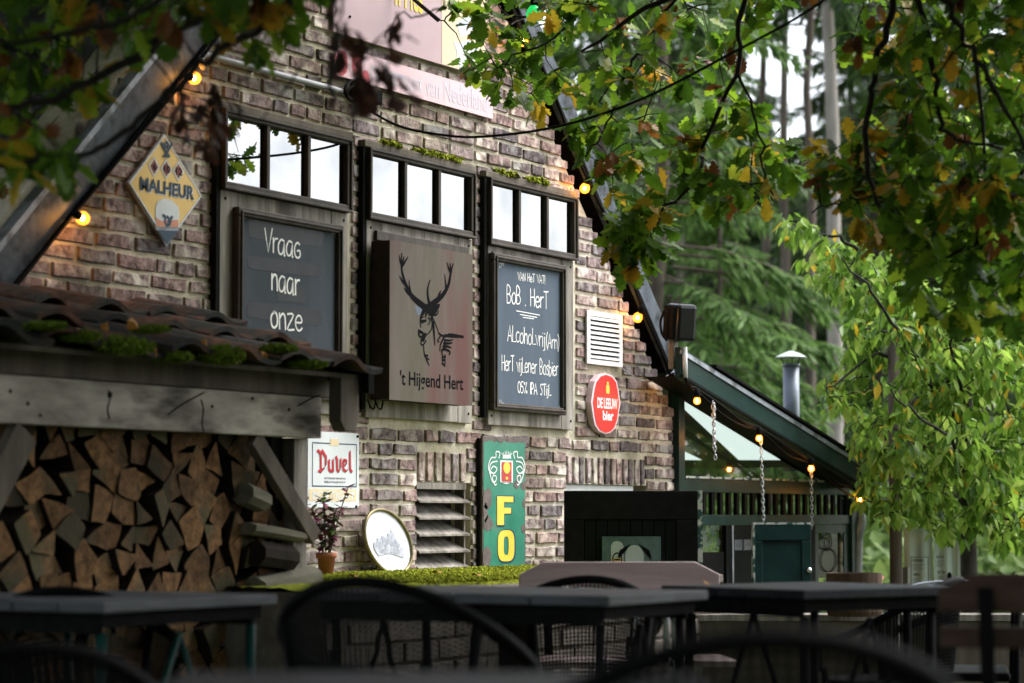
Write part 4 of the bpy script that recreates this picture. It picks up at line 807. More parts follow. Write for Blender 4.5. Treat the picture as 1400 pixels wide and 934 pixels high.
def lbox(mb, o, ux, uy, a, c, mi=0):
    vs = [L3(o, ux, uy, x, y, z) for x in (a[0], c[0]) for y in (a[1], c[1]) for z in (a[2], c[2])]
    mb.add(vs, [(0, 1, 3, 2), (4, 6, 7, 5), (0, 4, 5, 1), (2, 3, 7, 6), (0, 2, 6, 4), (1, 5, 7, 3)], mi)
zt = A_[2]
b = MB(); lbox(b, A_, ux_, uy_, (0, 0, .05), (WD-.016, .035, zt)); b.build('leaf_panel', M['greenblack'], hb)
for a, c in (((0, -.012, zt-.13), (WD-.016, -.001, zt)), ((0, -.012, .05), (.085, -.001, zt-.131)), ((WD-.115, -.012, .05), (WD-.017, -.001, zt-.131))):
    b = MB(); lbox(b, A_, ux_, uy_, a, c); b.build('rail', M['black'], hb, bevel=.004)
for k in range(8):
    w_ = (WD-.2)/8; b = MB(); lbox(b, A_, ux_, uy_, (.087+k*w_+.002, -.006, .06), (.087+(k+1)*w_-.002, -.001, zt-.133)); b.build('board', M['greenblack'], hb, bevel=.003)
b = MB(); lbox(b, A_, ux_, uy_, (WD-.016, -.01, .05), (WD+.006, .036, zt+.002)); b.build('worn_edge', M['worn'], hb)
pic = thing('beer_picture', L3(A_, ux_, uy_, WD*.35, -.02, .7), 'green-toned picture of a beer glass fixed to the black door', 'picture')
pl = lambda px: (px-772)/186*WD
pz = lambda py: D(860, py, 10.97)[2]
b = MB(); lbox(b, A_, ux_, uy_, (pl(822), -.022, pz(790)), (pl(902), -.013, pz(733.5))); b.build('print', M['print'], pic, bevel=.001)
b = MB()
def lflat(mb, pts, y): mb.add([L3(A_, ux_, uy_, pl(x), y, pz(z)) for x, z in pts], [tuple(range(len(pts)))])
lflat(b, [(834, 788), (834, 746), (837, 741), (842, 739.5), (848, 741), (851, 746), (851, 788)], -.0235)
lflat(b, [(866+13*math.cos(a), 762+17*math.sin(a)) for a in np.linspace(0, 6.28, 20)[:-1]], -.0228)
b.build('pale_print', M['printlight'], pic)
b = MB(); lflat(b, [(835, 788), (835, 763), (850, 763), (850, 788)], -.0245); b.build('beer_print', M['beer'], pic)
b = MB(); c_ = (842.5, 764)
for k in range(14):
    a0, a1 = 2*math.pi*k/14, 2*math.pi*(k+1)/14; lflat(b, [(c_[0]+7*math.cos(a0), c_[1]+9*math.sin(a0)), (c_[0]+7*math.cos(a1), c_[1]+9*math.sin(a1)), (c_[0]+5.4*math.cos(a1), c_[1]+7.2*math.sin(a1)), (c_[0]+5.4*math.cos(a0), c_[1]+7.2*math.sin(a0))], -.0252)
for k, w2 in ((0, 4), (1, 3)): lflat(b, [(c_[0]-w2, 764+k*5), (c_[0]+w2, 764+k*5), (c_[0]+w2, 766+k*5), (c_[0]-w2, 766+k*5)], -.0252)
for s in (-1, 1):
    for q_ in (0, 1): lflat(b, [(866+s*5+q_*0, 743), (866+s*20, 752+q_*6), (866+s*24, 764+q_*4), (866+s*14, 752+q_*3)], -.0238-q_*.0004)
b.build('dark_print', M['ink'], pic)
# ------------------------------------------------------------------ conservatory
CO = thing('conservatory', (2.6, 0, 0), 'lean-to glasshouse with dark green painted timber, sloping fascia and a row of small bars', 'conservatory')
YC = -.02; cx = lambda px, py, Y=YC: P(px, py, Y)
x0 = XR+.01; x1 = P(1167, 700, YC)[0]
zA0, zA1 = P(1000, 674, YC)[2], P(1000, 656, YC)[2]      # upper rail
zB0, zB1 = P(1000, 718, YC)[2], P(1000, 704, YC)[2]      # lower rail
YR = -.22
fu = line((939, 480), (1184, 634), YR); fl = line((939, 522), (1182, 669), YR); xe = P(1183, 650, YR)[0]; xs = P(930, 500, YR)[0]
b = MB(); b.prism([(xs, fl(xs)), (xe, fl(xe)), (xe, fu(xe)), (xs, fu(xs))], YR, .03); fa = b.build('fascia', M['green'], CO, bevel=.003)
b = MB(); b.beam((xs, YR-.004, fu(xs)-.024), (xe, YR-.004, fu(xe)-.024), .010, .022); b.build('drip_strip', M['zinc'], fa)
b = MB(); b.beam((xs, YR-.004, fl(xs)+.012), (xe, YR-.004, fl(xe)+.012), .010, .014); b.build('lower_bead', M['greenblack'], fa)
b = MB(); b.prism([(XR+.01, fu(XR+.01)), (xe+.03, fu(xe+.03)), (xe+.03, fu(xe+.03)+.013), (XR+.01, fu(XR+.01)+.014)], YR-.02, 3.2); b.build('roof', M['black'], CO)
b = MB(); b.add([(XR+.02, YC, fu(XR+.02)-.02), (xe, YC, fu(xe)-.02), (xe, 2.9, fu(xe)-.02), (XR+.02, 2.9, fu(XR+.02)-.02)], [(0, 1, 2, 3)]); b.build('ceiling', mat('ceiling_reflection_tone', (.05, .045, .025), (.12, .11, .06), 6, .6, .1), CO)  # olive colour stands in for green-brown reflections in the glass
b = MB(); b.add([(xs, YR+.03, fl(xs)+.01), (xe, YR+.03, fl(xe)+.01), (xe, YC, fl(xe)+.01), (xs, YC, fl(xs)+.01)], [(0, 1, 2, 3)]); b.build('soffit', M['greenblack'], CO)
b = MB(); b.box((XR-.012, YC-.02, -.3), (x0+.045, YC+.04, fl(x0)+.06)); b.build('post', M['green'], CO)
b = MB(); b.box((x1-.10, YC-.03, -.3), (x1, YC+.04, fl(x1)+.02)); b.build('post', M['green'], CO, bevel=.003)
b = MB(); b.box((x0+.046, YC-.018, zA0), (x1-.101, YC+.03, zA1)); b.build('rail', M['green'], CO, bevel=.003)
b = MB(); b.box((x0+.046, YC-.026, zA1+.001), (x1-.06, YC+.01, zA1+.012)); b.build('sill', M['worn'], CO)
b = MB(); b.box((x0+.046, YC-.018, zB0), (x1-.101, YC+.03, zB1)); b.build('rail', M['green'], CO, bevel=.003)
b = MB(); b.add([(x0+.046, YC+.005, zA1+.012), (x1-.05, YC+.005, zA1+.012), (x1-.05, YC+.005, fl(x1)), (x0+.046, YC+.005, fl(x0))], [(0, 1, 2, 3)]); b.build('pane', M['glass'], CO)
b = MB(); b.add([(x0+.046, YC+.012, zB1), (x1-.1, YC+.012, zB1), (x1-.1, YC+.012, zA0), (x0+.046, YC+.012, zA0)], [(0, 1, 2, 3)]); b.build('pane', M['glass'], CO)
n = 22
for k in range(n):
    xx = x0+.09+(x1-.12-x0-.09)*k/(n-1); b = MB(); b.box((xx-.017, YC-.012, zB1), (xx+.017, YC+.008, zA0)); b.build('baluster', M['greenblack'], CO)
# lower part: dark door, small window
xa = P(1022, 740, YC)[0]; xb = P(1112, 740, YC)[0]; xg = P(990, 740, YC)[0]; xh = P(965, 740, YC)[0]
b = MB(); b.box((xg, YC-.012, -.3), (xb, YC+.03, zB0-.001)); b.build('dark_door', M['greenblack'], CO)
b = MB(); b.box((x0+.046, YC-.0, -.3), (xg-.001, YC+.02, P(975, 755, YC)[2])); b.build('dark_panel', M['black'], CO)
b = MB(); b.box((P(998, 740, YC)[0]-.008, YC-.018, -.3), (P(998, 740, YC)[0]+.008, YC-.013, zB0-.002)); b.build('door_edge', M['zinc'], CO)
zl = P(975, 754, YC)[2]
b = MB()
for k in range(46):
    xx = random.uniform(x0+.3, xg-.01); zz = random.uniform(zl, zB0-.004); s_ = random.uniform(.008, .02); b.add([(xx-s_, YC+.02, zz), (xx, YC+.018, zz-s_*.5), (xx+s_, YC+.021, zz+s_*.4), (xx, YC+.022, zz+s_)], [(0, 1, 2, 3)])
o = b.build('lace_curtain', M['offwhite'], CO); tag(o, kind='stuff')
b = MB(); b.add([(x0+.046, YC-.001, zl), (xg, YC-.001, zl), (xg, YC-.001, zB0), (x0+.046, YC-.001, zB0)], [(0, 1, 2, 3)]); b.build('pane', M['glass'], CO)
b = MB(); zh = P(1010, 745, YC)[2]; xx = P(1012, 745, YC)[0]
for s in (-1, 1): b.box((xx+s*.055-.05, YC-.016, zh-.028), (xx+s*.055+.05, YC-.013, zh+.028))
b.tube([(xx, YC-.02, zh-.03), (xx, YC-.02, zh+.03)], .006, 8)
for s in (-.08, -.04, .04, .08): b.tube([(xx+s, YC-.018, zh), (xx+s, YC-.014, zh)], .006, 8)
b.build('hinge', mat('dull_steel', (.08, .09, .10), (.15, .16, .17), 20, .5, .1, metal=.5), CO)
wx0 = P(1117, 740, YC)[0]; wx1 = P(1150, 740, YC)[0]; wz1 = P(1130, 729, YC)[2]; wz0 = P(1130, 790, YC)[2]
b = MB(); b.box((xb+.001, YC-.01, wz1), (x1-.101, YC+.03, zB0-.001)); b.box((xb+.001, YC-.01, -.3), (wx0, YC+.03, wz1-.001)); b.box((wx1+.02, YC-.01, -.3), (x1-.101, YC+.03, wz1-.001)); b.build('window_frame', M['green'], CO, bevel=.003)
b = MB(); b.box((wx0, YC+.01, wz0), (wx1+.02, YC+.013, wz1)); b.build('pane', M['glass'], CO)
b = MB()
for cx_, cz_, rx_, rz_ in ((1128, 743, 7, 8), (1134, 766, 11, 16), (1133, 741, 5, 12)): b.tube([(P(cx_+rx_*math.cos(a), cz_, YC)[0], YC+.004, P(cx_, cz_+rz_*math.sin(a), YC)[2]) for a in np.linspace(0, 6.28, 24)], .0028, 6)
b.build('leaded_ornament', M['black'], CO)
b = MB(); b.box((wx1-.0, YC-.004, wz0), (wx1+.012, YC+.009, wz1)); b.build('pale_bar', M['worn'], CO)
# back and far side of the glasshouse, ceiling patches that glow to imitate pale light in the glass
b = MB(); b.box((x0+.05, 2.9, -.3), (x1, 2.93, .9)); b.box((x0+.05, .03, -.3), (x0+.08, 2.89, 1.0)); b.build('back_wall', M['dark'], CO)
b = MB()
for k in range(5): xx = x0+.1+(x1-x0-.15)*k/4; b.box((xx-.02, 2.88, .9), (xx+.02, 2.92, min(fl(xx), 2)))
b.build('back_mullion', M['greenblack'], CO)
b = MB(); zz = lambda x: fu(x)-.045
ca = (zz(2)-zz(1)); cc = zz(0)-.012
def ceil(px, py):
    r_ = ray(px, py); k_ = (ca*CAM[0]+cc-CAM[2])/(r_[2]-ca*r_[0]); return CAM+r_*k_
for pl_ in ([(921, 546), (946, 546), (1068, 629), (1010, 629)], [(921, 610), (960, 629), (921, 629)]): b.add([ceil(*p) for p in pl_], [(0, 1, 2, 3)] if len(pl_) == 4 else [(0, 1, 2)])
b.build('ceiling_glow', emis('painted_pale_glow', (.8, .88, .86), .55), CO)  # emission puts the pale light into these patches; no lamp here
# downpipe by the far corner
b = MB(); b.tube(smoothpath([cx(1172, 690), cx(1176, 715, -.05), cx(1172, 735, -.04), cx(1171, 800, -.04)], 5), .035, 12); b.build('downpipe', M['zinc'], CO, True)
# green cupboard door hung on chains
c0 = D(1030, 716, 12.2); c1 = D(1108, 716, 12.25); gd = thing('green_hatch', (*c0[:2], 0), 'chipped dark green cupboard door hanging on two chains from the glasshouse', 'hatch')
u2 = Vector(c1-c0); u2.z = 0; w2 = u2.length; u2.normalize(); v2 = Vector((0, 0, 1)).cross(u2); zt2 = c0[2]; zb2 = zt2-.44
b = MB(); lbox(b, c0, u2, v2, (0, 0, zb2), (w2, .022, zt2)); b.build('board', M['green'], gd, bevel=.004)
for a, c in (((0, -.010, zt2-.085), (w2, -.001, zt2)), ((0, -.010, zb2), (.045, -.001, zt2-.086)), ((w2-.05, -.010, zb2), (w2, -.001, zt2-.086))): b = MB(); lbox(b, c0, u2, v2, a, c); b.build('rail', M['green'], gd, bevel=.004)
b = MB(); lbox(b, c0, u2, v2, (.045, -.014, zt2-.094), (w2-.05, -.0015, zt2-.0865)); b.build('moulding', M['greenblack'], gd)
b = MB(); lbox(b, c0, u2, v2, (-.005, -.0115, zt2-.004), (w2+.003, .023, zt2+.006)); lbox(b, c0, u2, v2, (-.006, -.0115, zb2), (.004, .02, zt2-.004)); b.build('worn_edge', M['worn'], gd)
b = MB(); p = L3(c0, u2, v2, w2-.015, -.02, P(1099, 779, -.5)[2]*0+zt2-.235)
b.lathe(p, [(0, -.015), (.012, -.01), (.015, 0), (.012, .01), (0, .015)], 12); b.build('knob', M['chrome'], gd, True)
# chains
def chain(name, p0, p1, label, double=False):
    t = thing(name, p1, label, 'chain'); p0, p1 = Vector(p0), Vector(p1); L = (p1-p0).length; n = int(L/.021); b = MB(); d = (p1-p0)/n
    for k in range(n):
        c = p0+d*(k+.5); a = (k % 2)*math.pi/2+.5; ax = Vector((math.cos(a), math.sin(a), 0)); b.tube([c+ax*.007*math.cos(q)+Vector((0, 0, 1))*.0145*math.sin(q) for q in np.linspace(0, 2*math.pi, 11)], .0026, 5, caps=False)
    o = b.build('links', M['steel'], t, True); tag(o, kind='stuff'); return t
for (pa, pb, la) in (((1040, 596), (1044, 716), 'left of the two steel chains carrying the green hatch'), ((1109, 640), (1110, 724), 'right of the two steel chains carrying the green hatch')):
    chain('chain', P(*pa, YR-.03), P(*pb, YR-.03), la)
t_ = chain('chain', P(974, 548, YR-.03), P(978, 628, YR-.03), 'short doubled steel chain hanging free below the glasshouse fascia'); 
b = MB(); p0, p1 = Vector(P(976.5, 552, YR-.045)), Vector(P(976, 612, YR-.045)); nn = 12; d = (p1-p0)/nn
for k in range(nn):
    c = p0+d*(k+.5); a = (k % 2)*math.pi/2; ax = Vector((math.cos(a), math.sin(a), 0)); b.tube([c+ax*.007*math.cos(q)+Vector((0, 0, 1))*.0145*math.sin(q) for q in np.linspace(0, 2*math.pi, 11)], .0026, 5, caps=False)
tag(b.build('links', M['steel'], t_, True), kind='stuff')
# flue
fb = D(1082, 566, 14.8); fr_ = 12.0/F*14.8; ft = D(1084, 497, 14.8)
fl_ = thing('flue_pipe', (fb[0], fb[1], fb[2]-.3), 'grey-blue metal flue pipe with pale conical cap above the glasshouse roof', 'chimney flue')
b = MB(); b.tube([(fb[0], fb[1], fb[2]-.35), (fb[0], fb[1], ft[2])], .049, 24); b.build('pipe', M['plastic_flue'], fl_, True)
b = MB(); b.lathe((fb[0], fb[1], ft[2]), [(.049, -.02), (.054, -.018), (.054, .002), (.047, .003)], 24); b.build('collar', M['plastic_flue'], fl_, True)
b = MB(); b.lathe((fb[0], fb[1], D(1084, 489, 14.8)[2]), [(.096, 0), (.092, -.004), (.02, .008), (.096, 0), (.1, .003), (.05, .028), (.012, .042), (0, .043)], 28); b.build('cap', M['cap'], fl_)
for a in (.3, 2.4, 4.5):
    b = MB(); b.beam((fb[0]+.046*math.cos(a), fb[1]+.046*math.sin(a), ft[2]-.02), (fb[0]+.07*math.cos(a), fb[1]+.07*math.sin(a), ft[2]+.045), .008, .003); b.build('bracket', M['black'], fl_)
# ------------------------------------------------------------------ loudspeaker
sp = thing('loudspeaker', D(926, 468, 11.9), 'black rounded loudspeaker on a bracket at the foot of the right verge', 'loudspeaker')
b = MB(); c = D(928, 441, 11.9); f2 = np.array([-rt[1], rt[0], 0])
def sbox(cx_, cz_, w, h, dpt, y0, name, m, bev, yaw=.5, tilt=.12):
    b = MB(); R = Matrix.Rotation(yaw-math.pi/2+TH, 3, 'Z') @ Matrix.Rotation(tilt, 3, 'X')
    b.box((-w/2+cx_, y0, -h/2+cz_), (w/2+cx_, y0+dpt, h/2+cz_)); b.v = [tuple(np.array(R @ Vector(v))+c) for v in b.v]; return b.build(name, m, sp, bevel=bev)
sbox(0.012, 0, .118, .185, .12, -.06, 'cabinet', M['speaker'], .02)
sbox(-.055, 0, .018, .165, .09, -.045, 'grille', M['black'], .006); sbox(.012, .088, .06, .012, .05, -.03, 'handle', M['black'], .004)
b = MB(); b.tube(smoothpath([D(908, 425, 11.85), D(903, 440, 11.85), D(905, 456, 11.85), D(912, 466, 11.85)], 5), .006, 6); b.build('bracket', M['black'], sp, True)
b = MB(); p = D(921, 484, 11.95); b.box((p[0]-.022, p[1]-.01, p[2]-.075), (p[0]+.028, p[1]+.02, p[2]+.07)); bb = b.build('post_stub', M['greywood'], PUB, bevel=.003)
b = MB(); b.tube([D(936, 474, 11.9), D(937, 517, 11.9)], .012, 10); b.build('white_pipe', M['white'], PUB, True)
b = MB(); b.tube(smoothpath([P(921, 508, -.06), P(902, 519, -.03), P(880, 521, -.03), P(862, 512, -.03), P(851, 504, -.03)], 6), .0035, 6); wi = b.build('thin_wire', M['zinc'], None, True); tag(wi, 'thin grey wire drooping from the white grille to the loudspeaker', 'wire')
# ------------------------------------------------------------------ conduit, coil, cable
b = MB(); cp = [P(280, 73, -.03), P(273, 75, -.03), P(290, 80, -.03), P(350, 97, -.03), P(420, 114, -.03), P(480, 131, -.03)]
b.tube([P(278, 92, -.1), P(274, 80, -.05), P(279, 74, -.035), P(292, 78, -.035), P(350, 94, -.035), P(455, 122, -.035), P(470, 127, -.035)], .013, 10)
cd = b.build('conduit', mat('conduit_grey', (.20, .21, .22), (.3, .31, .32), 20, .5, .1, spec=.4), None, True); tag(cd, 'grey metal conduit running along the wall above the left window', 'conduit')
CS = thing('cable_coil', P(500, 130, -.05), 'coiled black cable and junction box under the pink sign strip', 'cable')
b = MB(); b.tube([P(488+17*math.cos(a), 124+14*math.sin(a), -.06) for a in np.linspace(0, 6.28, 24)], .006, 6)
b.tube([P(494+20*math.cos(a), 129+13*math.sin(a), -.07) for a in np.linspace(.4, 5.6, 24)], .006, 6); b.build('coil', M['rubber'], CS, True)
b = MB(); p = P(500, 128, -.03); b.box((p[0]-.09, -.055, p[2]-.035), (p[0]+.09, -.01, p[2]+.025)); b.box((p[0]-.05, -.062, p[2]-.02), (p[0]+.02, -.0555, p[2]+.015)); b.build('junction_box', M['black'], CS, bevel=.005)
cab = [P(470, 127, -.05), P(500, 148, -.08), P(545, 172, -.15)]+[D(*q) for q in ((600, 184, 9.9), (660, 187, 9.7), (763, 173, 9.3), (874, 137, 8.8), (1000, 73, 8.2), (1100, 18, 7.8), (1180, -40, 7.5))]
b = MB(); b.tube(smoothpath(cab, 6), .0052, 8); o = b.build('power_cable', M['rubber'], None, True); tag(o, 'black power cable sagging from the gable wall out into the oak branches', 'cable')
# ------------------------------------------------------------------ festoon lights
def bulb(parent, tip, base, lit='bulb', r=.024):
    tip, base = np.array(tip), np.array(base); d = tip-base; d /= np.linalg.norm(d); sk = base+d*.035; q9 = r/.026; prof = [(0.008*q9, 0), (.013*q9, .006*q9), (.022*q9, .018*q9), (r, .032*q9), (r*.92, .047*q9), (r*.55, .056*q9), (.001, .060*q9)]
    a = np.cross(d, (0.3, .2, .9)); a /= np.linalg.norm(a); c = np.cross(d, a); n = 14
    b = MB(); b.add([sk+d*h+(a*math.cos(2*math.pi*k/n)+c*math.sin(2*math.pi*k/n))*q for q, h in prof for k in range(n)], [(i*n+k, i*n+(k+1) % n, (i+1)*n+(k+1) % n, (i+1)*n+k) for i in range(len(prof)-1) for k in range(n)])
    bo = b.build('bulb', M[lit], parent, True)
    if lit == 'bulb':
        b = MB(); b.tube([sk+d*.02, sk+d*.05], .0075, 6); 
        # the hot filament core shows at the front of the glass
        fc = sk+d*.033*q9; b.v = []; b.f = []; b.m = []; b.lathe(fc, [(0, -.010), (.006, -.006), (.0075, 0), (.006, .006), (0, .010)], 10); b.build('filament', M['filament'], bo, True)
    b = MB(); b.tube([base, base+d*.018, base+d*.03, base+d*.042], [.011, .015, .0155, .013], 10); b.build('socket', M['black'], parent, True)
    if lit == 'greenbulb': bo['label'] = 'green bulb'
YB_ = -.085
f1 = thing('festoon_lights', P(200, 200, YB_), 'string of warm bulbs under the left verge board', 'string lights', 'festoon lights along the pub verges')
b = MB(); q = [(-60, 470), (0, 405), (98, 290), (180, 190), (256, 98), (300, 40), (330, 0)]; b.tube(smoothpath([P(x+3, y+3, YB_+.02) for x, y in q], 5), .007, 6); b.build('cable', M['rubber'], f1, True)
bulb(f1, P(124, 305, YB_-.0), P(101, 291, YB_-.03)); bulb(f1, P(274, 109, YB_), P(254, 104, YB_-.02))
f2_ = thing('festoon_lights', P(830, 300, YB_), 'string of bulbs under the right verge, reaching up to one green bulb', 'string lights', 'festoon lights along the pub verges')
b = MB(); q = [(690, -20), (712, 40), (750, 108), (785, 200), (803, 243), (840, 320), (873, 405), (880, 425), (905, 480), (918, 515)]; b.tube(smoothpath([P(x-1, y, YB_) for x, y in q], 5), .007, 6); b.build('cable', M['rubber'], f2_, True)
bulb(f2_, P(714, 68, YB_-.05), P(716, 47, YB_)); bulb(f2_, P(799, 259, YB_-.0), P(806, 240, YB_-.03)); bulb(f2_, P(872, 434, YB_), P(880, 418, YB_-.03))
bulb(f2_, D(730, 12, 9.4), D(731, -6, 9.4), 'greenbulb', .03)
f3 = thing('festoon_lights', P(1050, 590, YR-.05), 'string of four bulbs under the sloping glasshouse fascia', 'string lights', 'festoon lights along the pub verges')
q = [(937, 515), (945, 527), (953, 530), (985, 552), (1012, 572), (1040, 585), (1075, 608), (1109, 628), (1140, 655), (1170, 668), (1180, 672)]; b = MB(); b.tube(smoothpath([P(x, y+2, YR-.03) for x, y in q], 4), .007, 6); b.tube(smoothpath([P(x, y+9+4*math.sin(x/14.), YR-.0) for x, y in q], 4), .006, 6); b.build('cable', M['rubber'], f3, True)
for (x, y) in ((953, 545), (1038, 597), (1109, 639)): bulb(f3, P(x, y+6, YR-.04), P(x, y-13, YR-.04), 'bulb', .0185)
bulb(f3, P(1177, 688, YR-.04), P(1172, 671, YR-.04), 'bulb', .019)
# ------------------------------------------------------------------ woodshed
YS = -.70
SH = thing('woodshed', (-3.3, -.4, 0), 'low open woodshed of grey beams with mossy clay pantile roof', 'woodshed')
xr = P(440, 570, YS)[0]; xl = -5.0
zb0, zb1 = 1.215, P(440, 546, YS)[2]
zb1_ = P(20, 510, YS)[2]
b = MB(); b.box((xl, YS, zb0), (xr, YS+.05, (zb1+zb1_)/2)); b.build('beam', M['beamwood'], SH, bevel=.005)
for (px, py, r1) in ((14, 535, .006), (38, 552, .006), (55, 568, .005), (150, 540, .010), (345, 545, .006), (395, 560, .006), (290, 556, .006)):
    p = P(px, py, YS); b = MB(); b.tube([(p[0], YS-.002, p[2]), (p[0], YS+.004, p[2])], r1, 10); b.build('nail_head', M['black'], SH)
for pts in ([(148, 533), (150, 545), (147, 560), (150, 574)], [(274, 545), (278, 560), (276, 578), (279, 592)], [(228, 568), (250, 552), (282, 535)], [(405, 556), (425, 545), (438, 540)]):
    b = MB(); b.stroke([xz(*q, YS) for q in smoothpath(pts, 4)], [.002]+[.006]*(len(smoothpath(pts, 4))-2)+[.001], YS-.0012); b.build('crack', M['black'], SH)
b = MB(); b.box((xl, YS+.012, (zb1+zb1_)/2+.003), (xr+.08, YS+.05, (zb1+zb1_)/2+.085)); b.build('fascia_board', M['oldwood'], SH, bevel=.004)
b = MB(); b.box((xr-.085, YS+.055, 0), (xr-.005, YS+.13, zb0)); b.build('post', M['greywood'], SH, bevel=.004)
b = MB(); b.box((xr-.155, YS+.10, 0), (xr-.09, YS+.16, zb0+.1)); b.build('post', M['black'], SH)
b = MB(); b.beam(P(345, 598, YS+.03), P(428, 735, YS+.03), .035, .062); b.build('brace', M['oldwood'], SH, bevel=.003)
b = MB(); b.beam(P(32, 590, YS+.03), P(-20, 690, YS+.03), .035, .10); b.build('brace', M['oldwood'], SH, bevel=.003)
b = MB(); b.box((xl, -.06, 0), (xr, -.03, 1.5)); b.box((xr-.02, YS+.2, 0), (xr, -.07, 1.3)); b.build('back_boards', M['dark'], SH)
# roof: from the wall down to the eave
eav = P(500, 503, -.84); wz = P(268, 433, -.04)[2]; xv = P(492, 505, -.82)[0]; ez_ = eav[2]
srf = lambda y: ez_+(wz-ez_)*(y+.84)/.80
b = MB(); b.prism([(-.86, 0), (0, 0), (0, .03), (-.86, .03)], 0, 1); b = MB()
b.add([(xl, -.82, srf(-.82)-.045), (xv, -.82, srf(-.82)-.045), (xv, -.02, srf(-.02)-.045), (xl, -.02, srf(-.02)-.045), (xl, -.82, srf(-.82)-.03), (xv, -.82, srf(-.82)-.03), (xv, -.02, srf(-.02)-.03), (xl, -.02, srf(-.02)-.03)], [(0, 3, 2, 1), (4, 5, 6, 7), (0, 1, 5, 4), (1, 2, 6, 5)]); ro2 = b.build('roof', M['oldwood'], SH)
b = MB(); b.add([(xv-.005, -.86, srf(-.86)-.085), (xv+.03, -.86, srf(-.86)-.085), (xv+.03, -.02, srf(-.02)-.055), (xv-.005, -.02, srf(-.02)-.055), (xv-.005, -.86, srf(-.86)+.008), (xv+.03, -.86, srf(-.86)+.008), (xv+.03, -.02, srf(-.02)+.03), (xv-.005, -.02, srf(-.02)+.03)], [(0, 3, 2, 1), (4, 5, 6, 7), (0, 1, 5, 4), (1, 2, 6, 5), (2, 3, 7, 6), (3, 0, 4, 7)]); b.build('bargeboard', M['black'], ro2)
b = MB(); pe = P(472, 528, -.80); pw = .028
b.prism([(pe[0]-pw*2, pe[2]+.03), (pe[0]+pw*2, pe[2]+.03), (pe[0]+pw*2, pe[2]-.12), (pe[0]+pw, pe[2]-.155), (pe[0]-pw, pe[2]-.155), (pe[0]-pw*2, pe[2]-.12)], -.82, .05); b.build('rafter_end', M['oldwood'], ro2, bevel=.003)
tmeshes = [tilemesh(.30, .33, M['tile'], amp=a, th=.018) for a in (.024, .028)]
sl2 = math.atan((wz-ez_)/.80); k = 0
for r in range(3):
    for c in range(10):
        x = xv-.01-.285*(c+1); y = -.90+r*.275
        if x < xl-.3: continue
        o = place('roof_tile', random.choice(tmeshes), ro2, (x, y+random.uniform(-.02, .015), srf(y)+.012+.012*(r > 0)+random.uniform(0, .008)), (sl2+random.uniform(-.05, .04)-.03, random.uniform(-.06, .06), random.uniform(-.07, .07)))
mb_ = []
def shed_moss(px, py, w_, h_):
    p = P(px, py, -.86); return (p[0]-w_/2, p[0]+w_/2, -.90, -.66, srf(-.8)+.0, .05)
MBm = MB()
for (px, py, rx, rz) in ((168, 474, .12, .028), (303, 487, .080, .030), (236, 490, .045, .016), (110, 462, .04, .014), (420, 500, .05, .012), (380, 478, .05, .012), (60, 448, .05, .010), (205, 452, .04, .010)):
    c = P(px, py, -.88)
    for _ in range(1100):
        u = rng.normal(0, .42, 3); u = u/max(1, np.linalg.norm(u)); q = c+np.array([u[0]*rx, u[1]*.07, u[2]*rz+.0]); s = .007*random.uniform(.5, 1.5); a = random.uniform(0, 6.28)
        d1 = np.array([math.cos(a), math.sin(a), random.uniform(-.5, .5)])*s; MBm.add([q-d1, q+d1, q+np.array([0, -s*.5, s*1.4])], [(0, 1, 2)])
o = MBm.build('moss', mat('roof_moss', (.05, .09, .008), (.22, .30, .03), 50, .95, .5), ro2); tag(o, kind='stuff')
# dry leaves caught on the tiles
for i, (px, py) in enumerate(((140, 447), (176, 443), (207, 482), (356, 486), (100, 458), (275, 470))):
    c = P(px, py, -.86); b = MB(); n = 9; r1 = random.uniform(.018, .028); ph = random.uniform(0, 6)
    b.add([c+np.array([r1*math.cos(a)*(1+.25*math.sin(5*a+ph)), -.012+.008*math.sin(2*a+ph), r1*.7*math.sin(a)]) for a in np.linspace(0, 6.28, n+1)[:-1]]+[c+np.array([0, -.02, .006])], [(k, (k+1) % n, n) for k in range(n)])
    o = b.build('dry_leaf', M['cork'], None); tag(o, ('second', 'third', 'fourth', 'rightmost', 'leftmost', 'fifth')[i]+' from the left of the curled dry leaves caught on the woodshed tiles' if i not in (3, 4) else ('rightmost', 'leftmost')[i-3]+' of the curled dry leaves caught on the woodshed tiles', 'leaf', 'dry leaves on the woodshed roof')
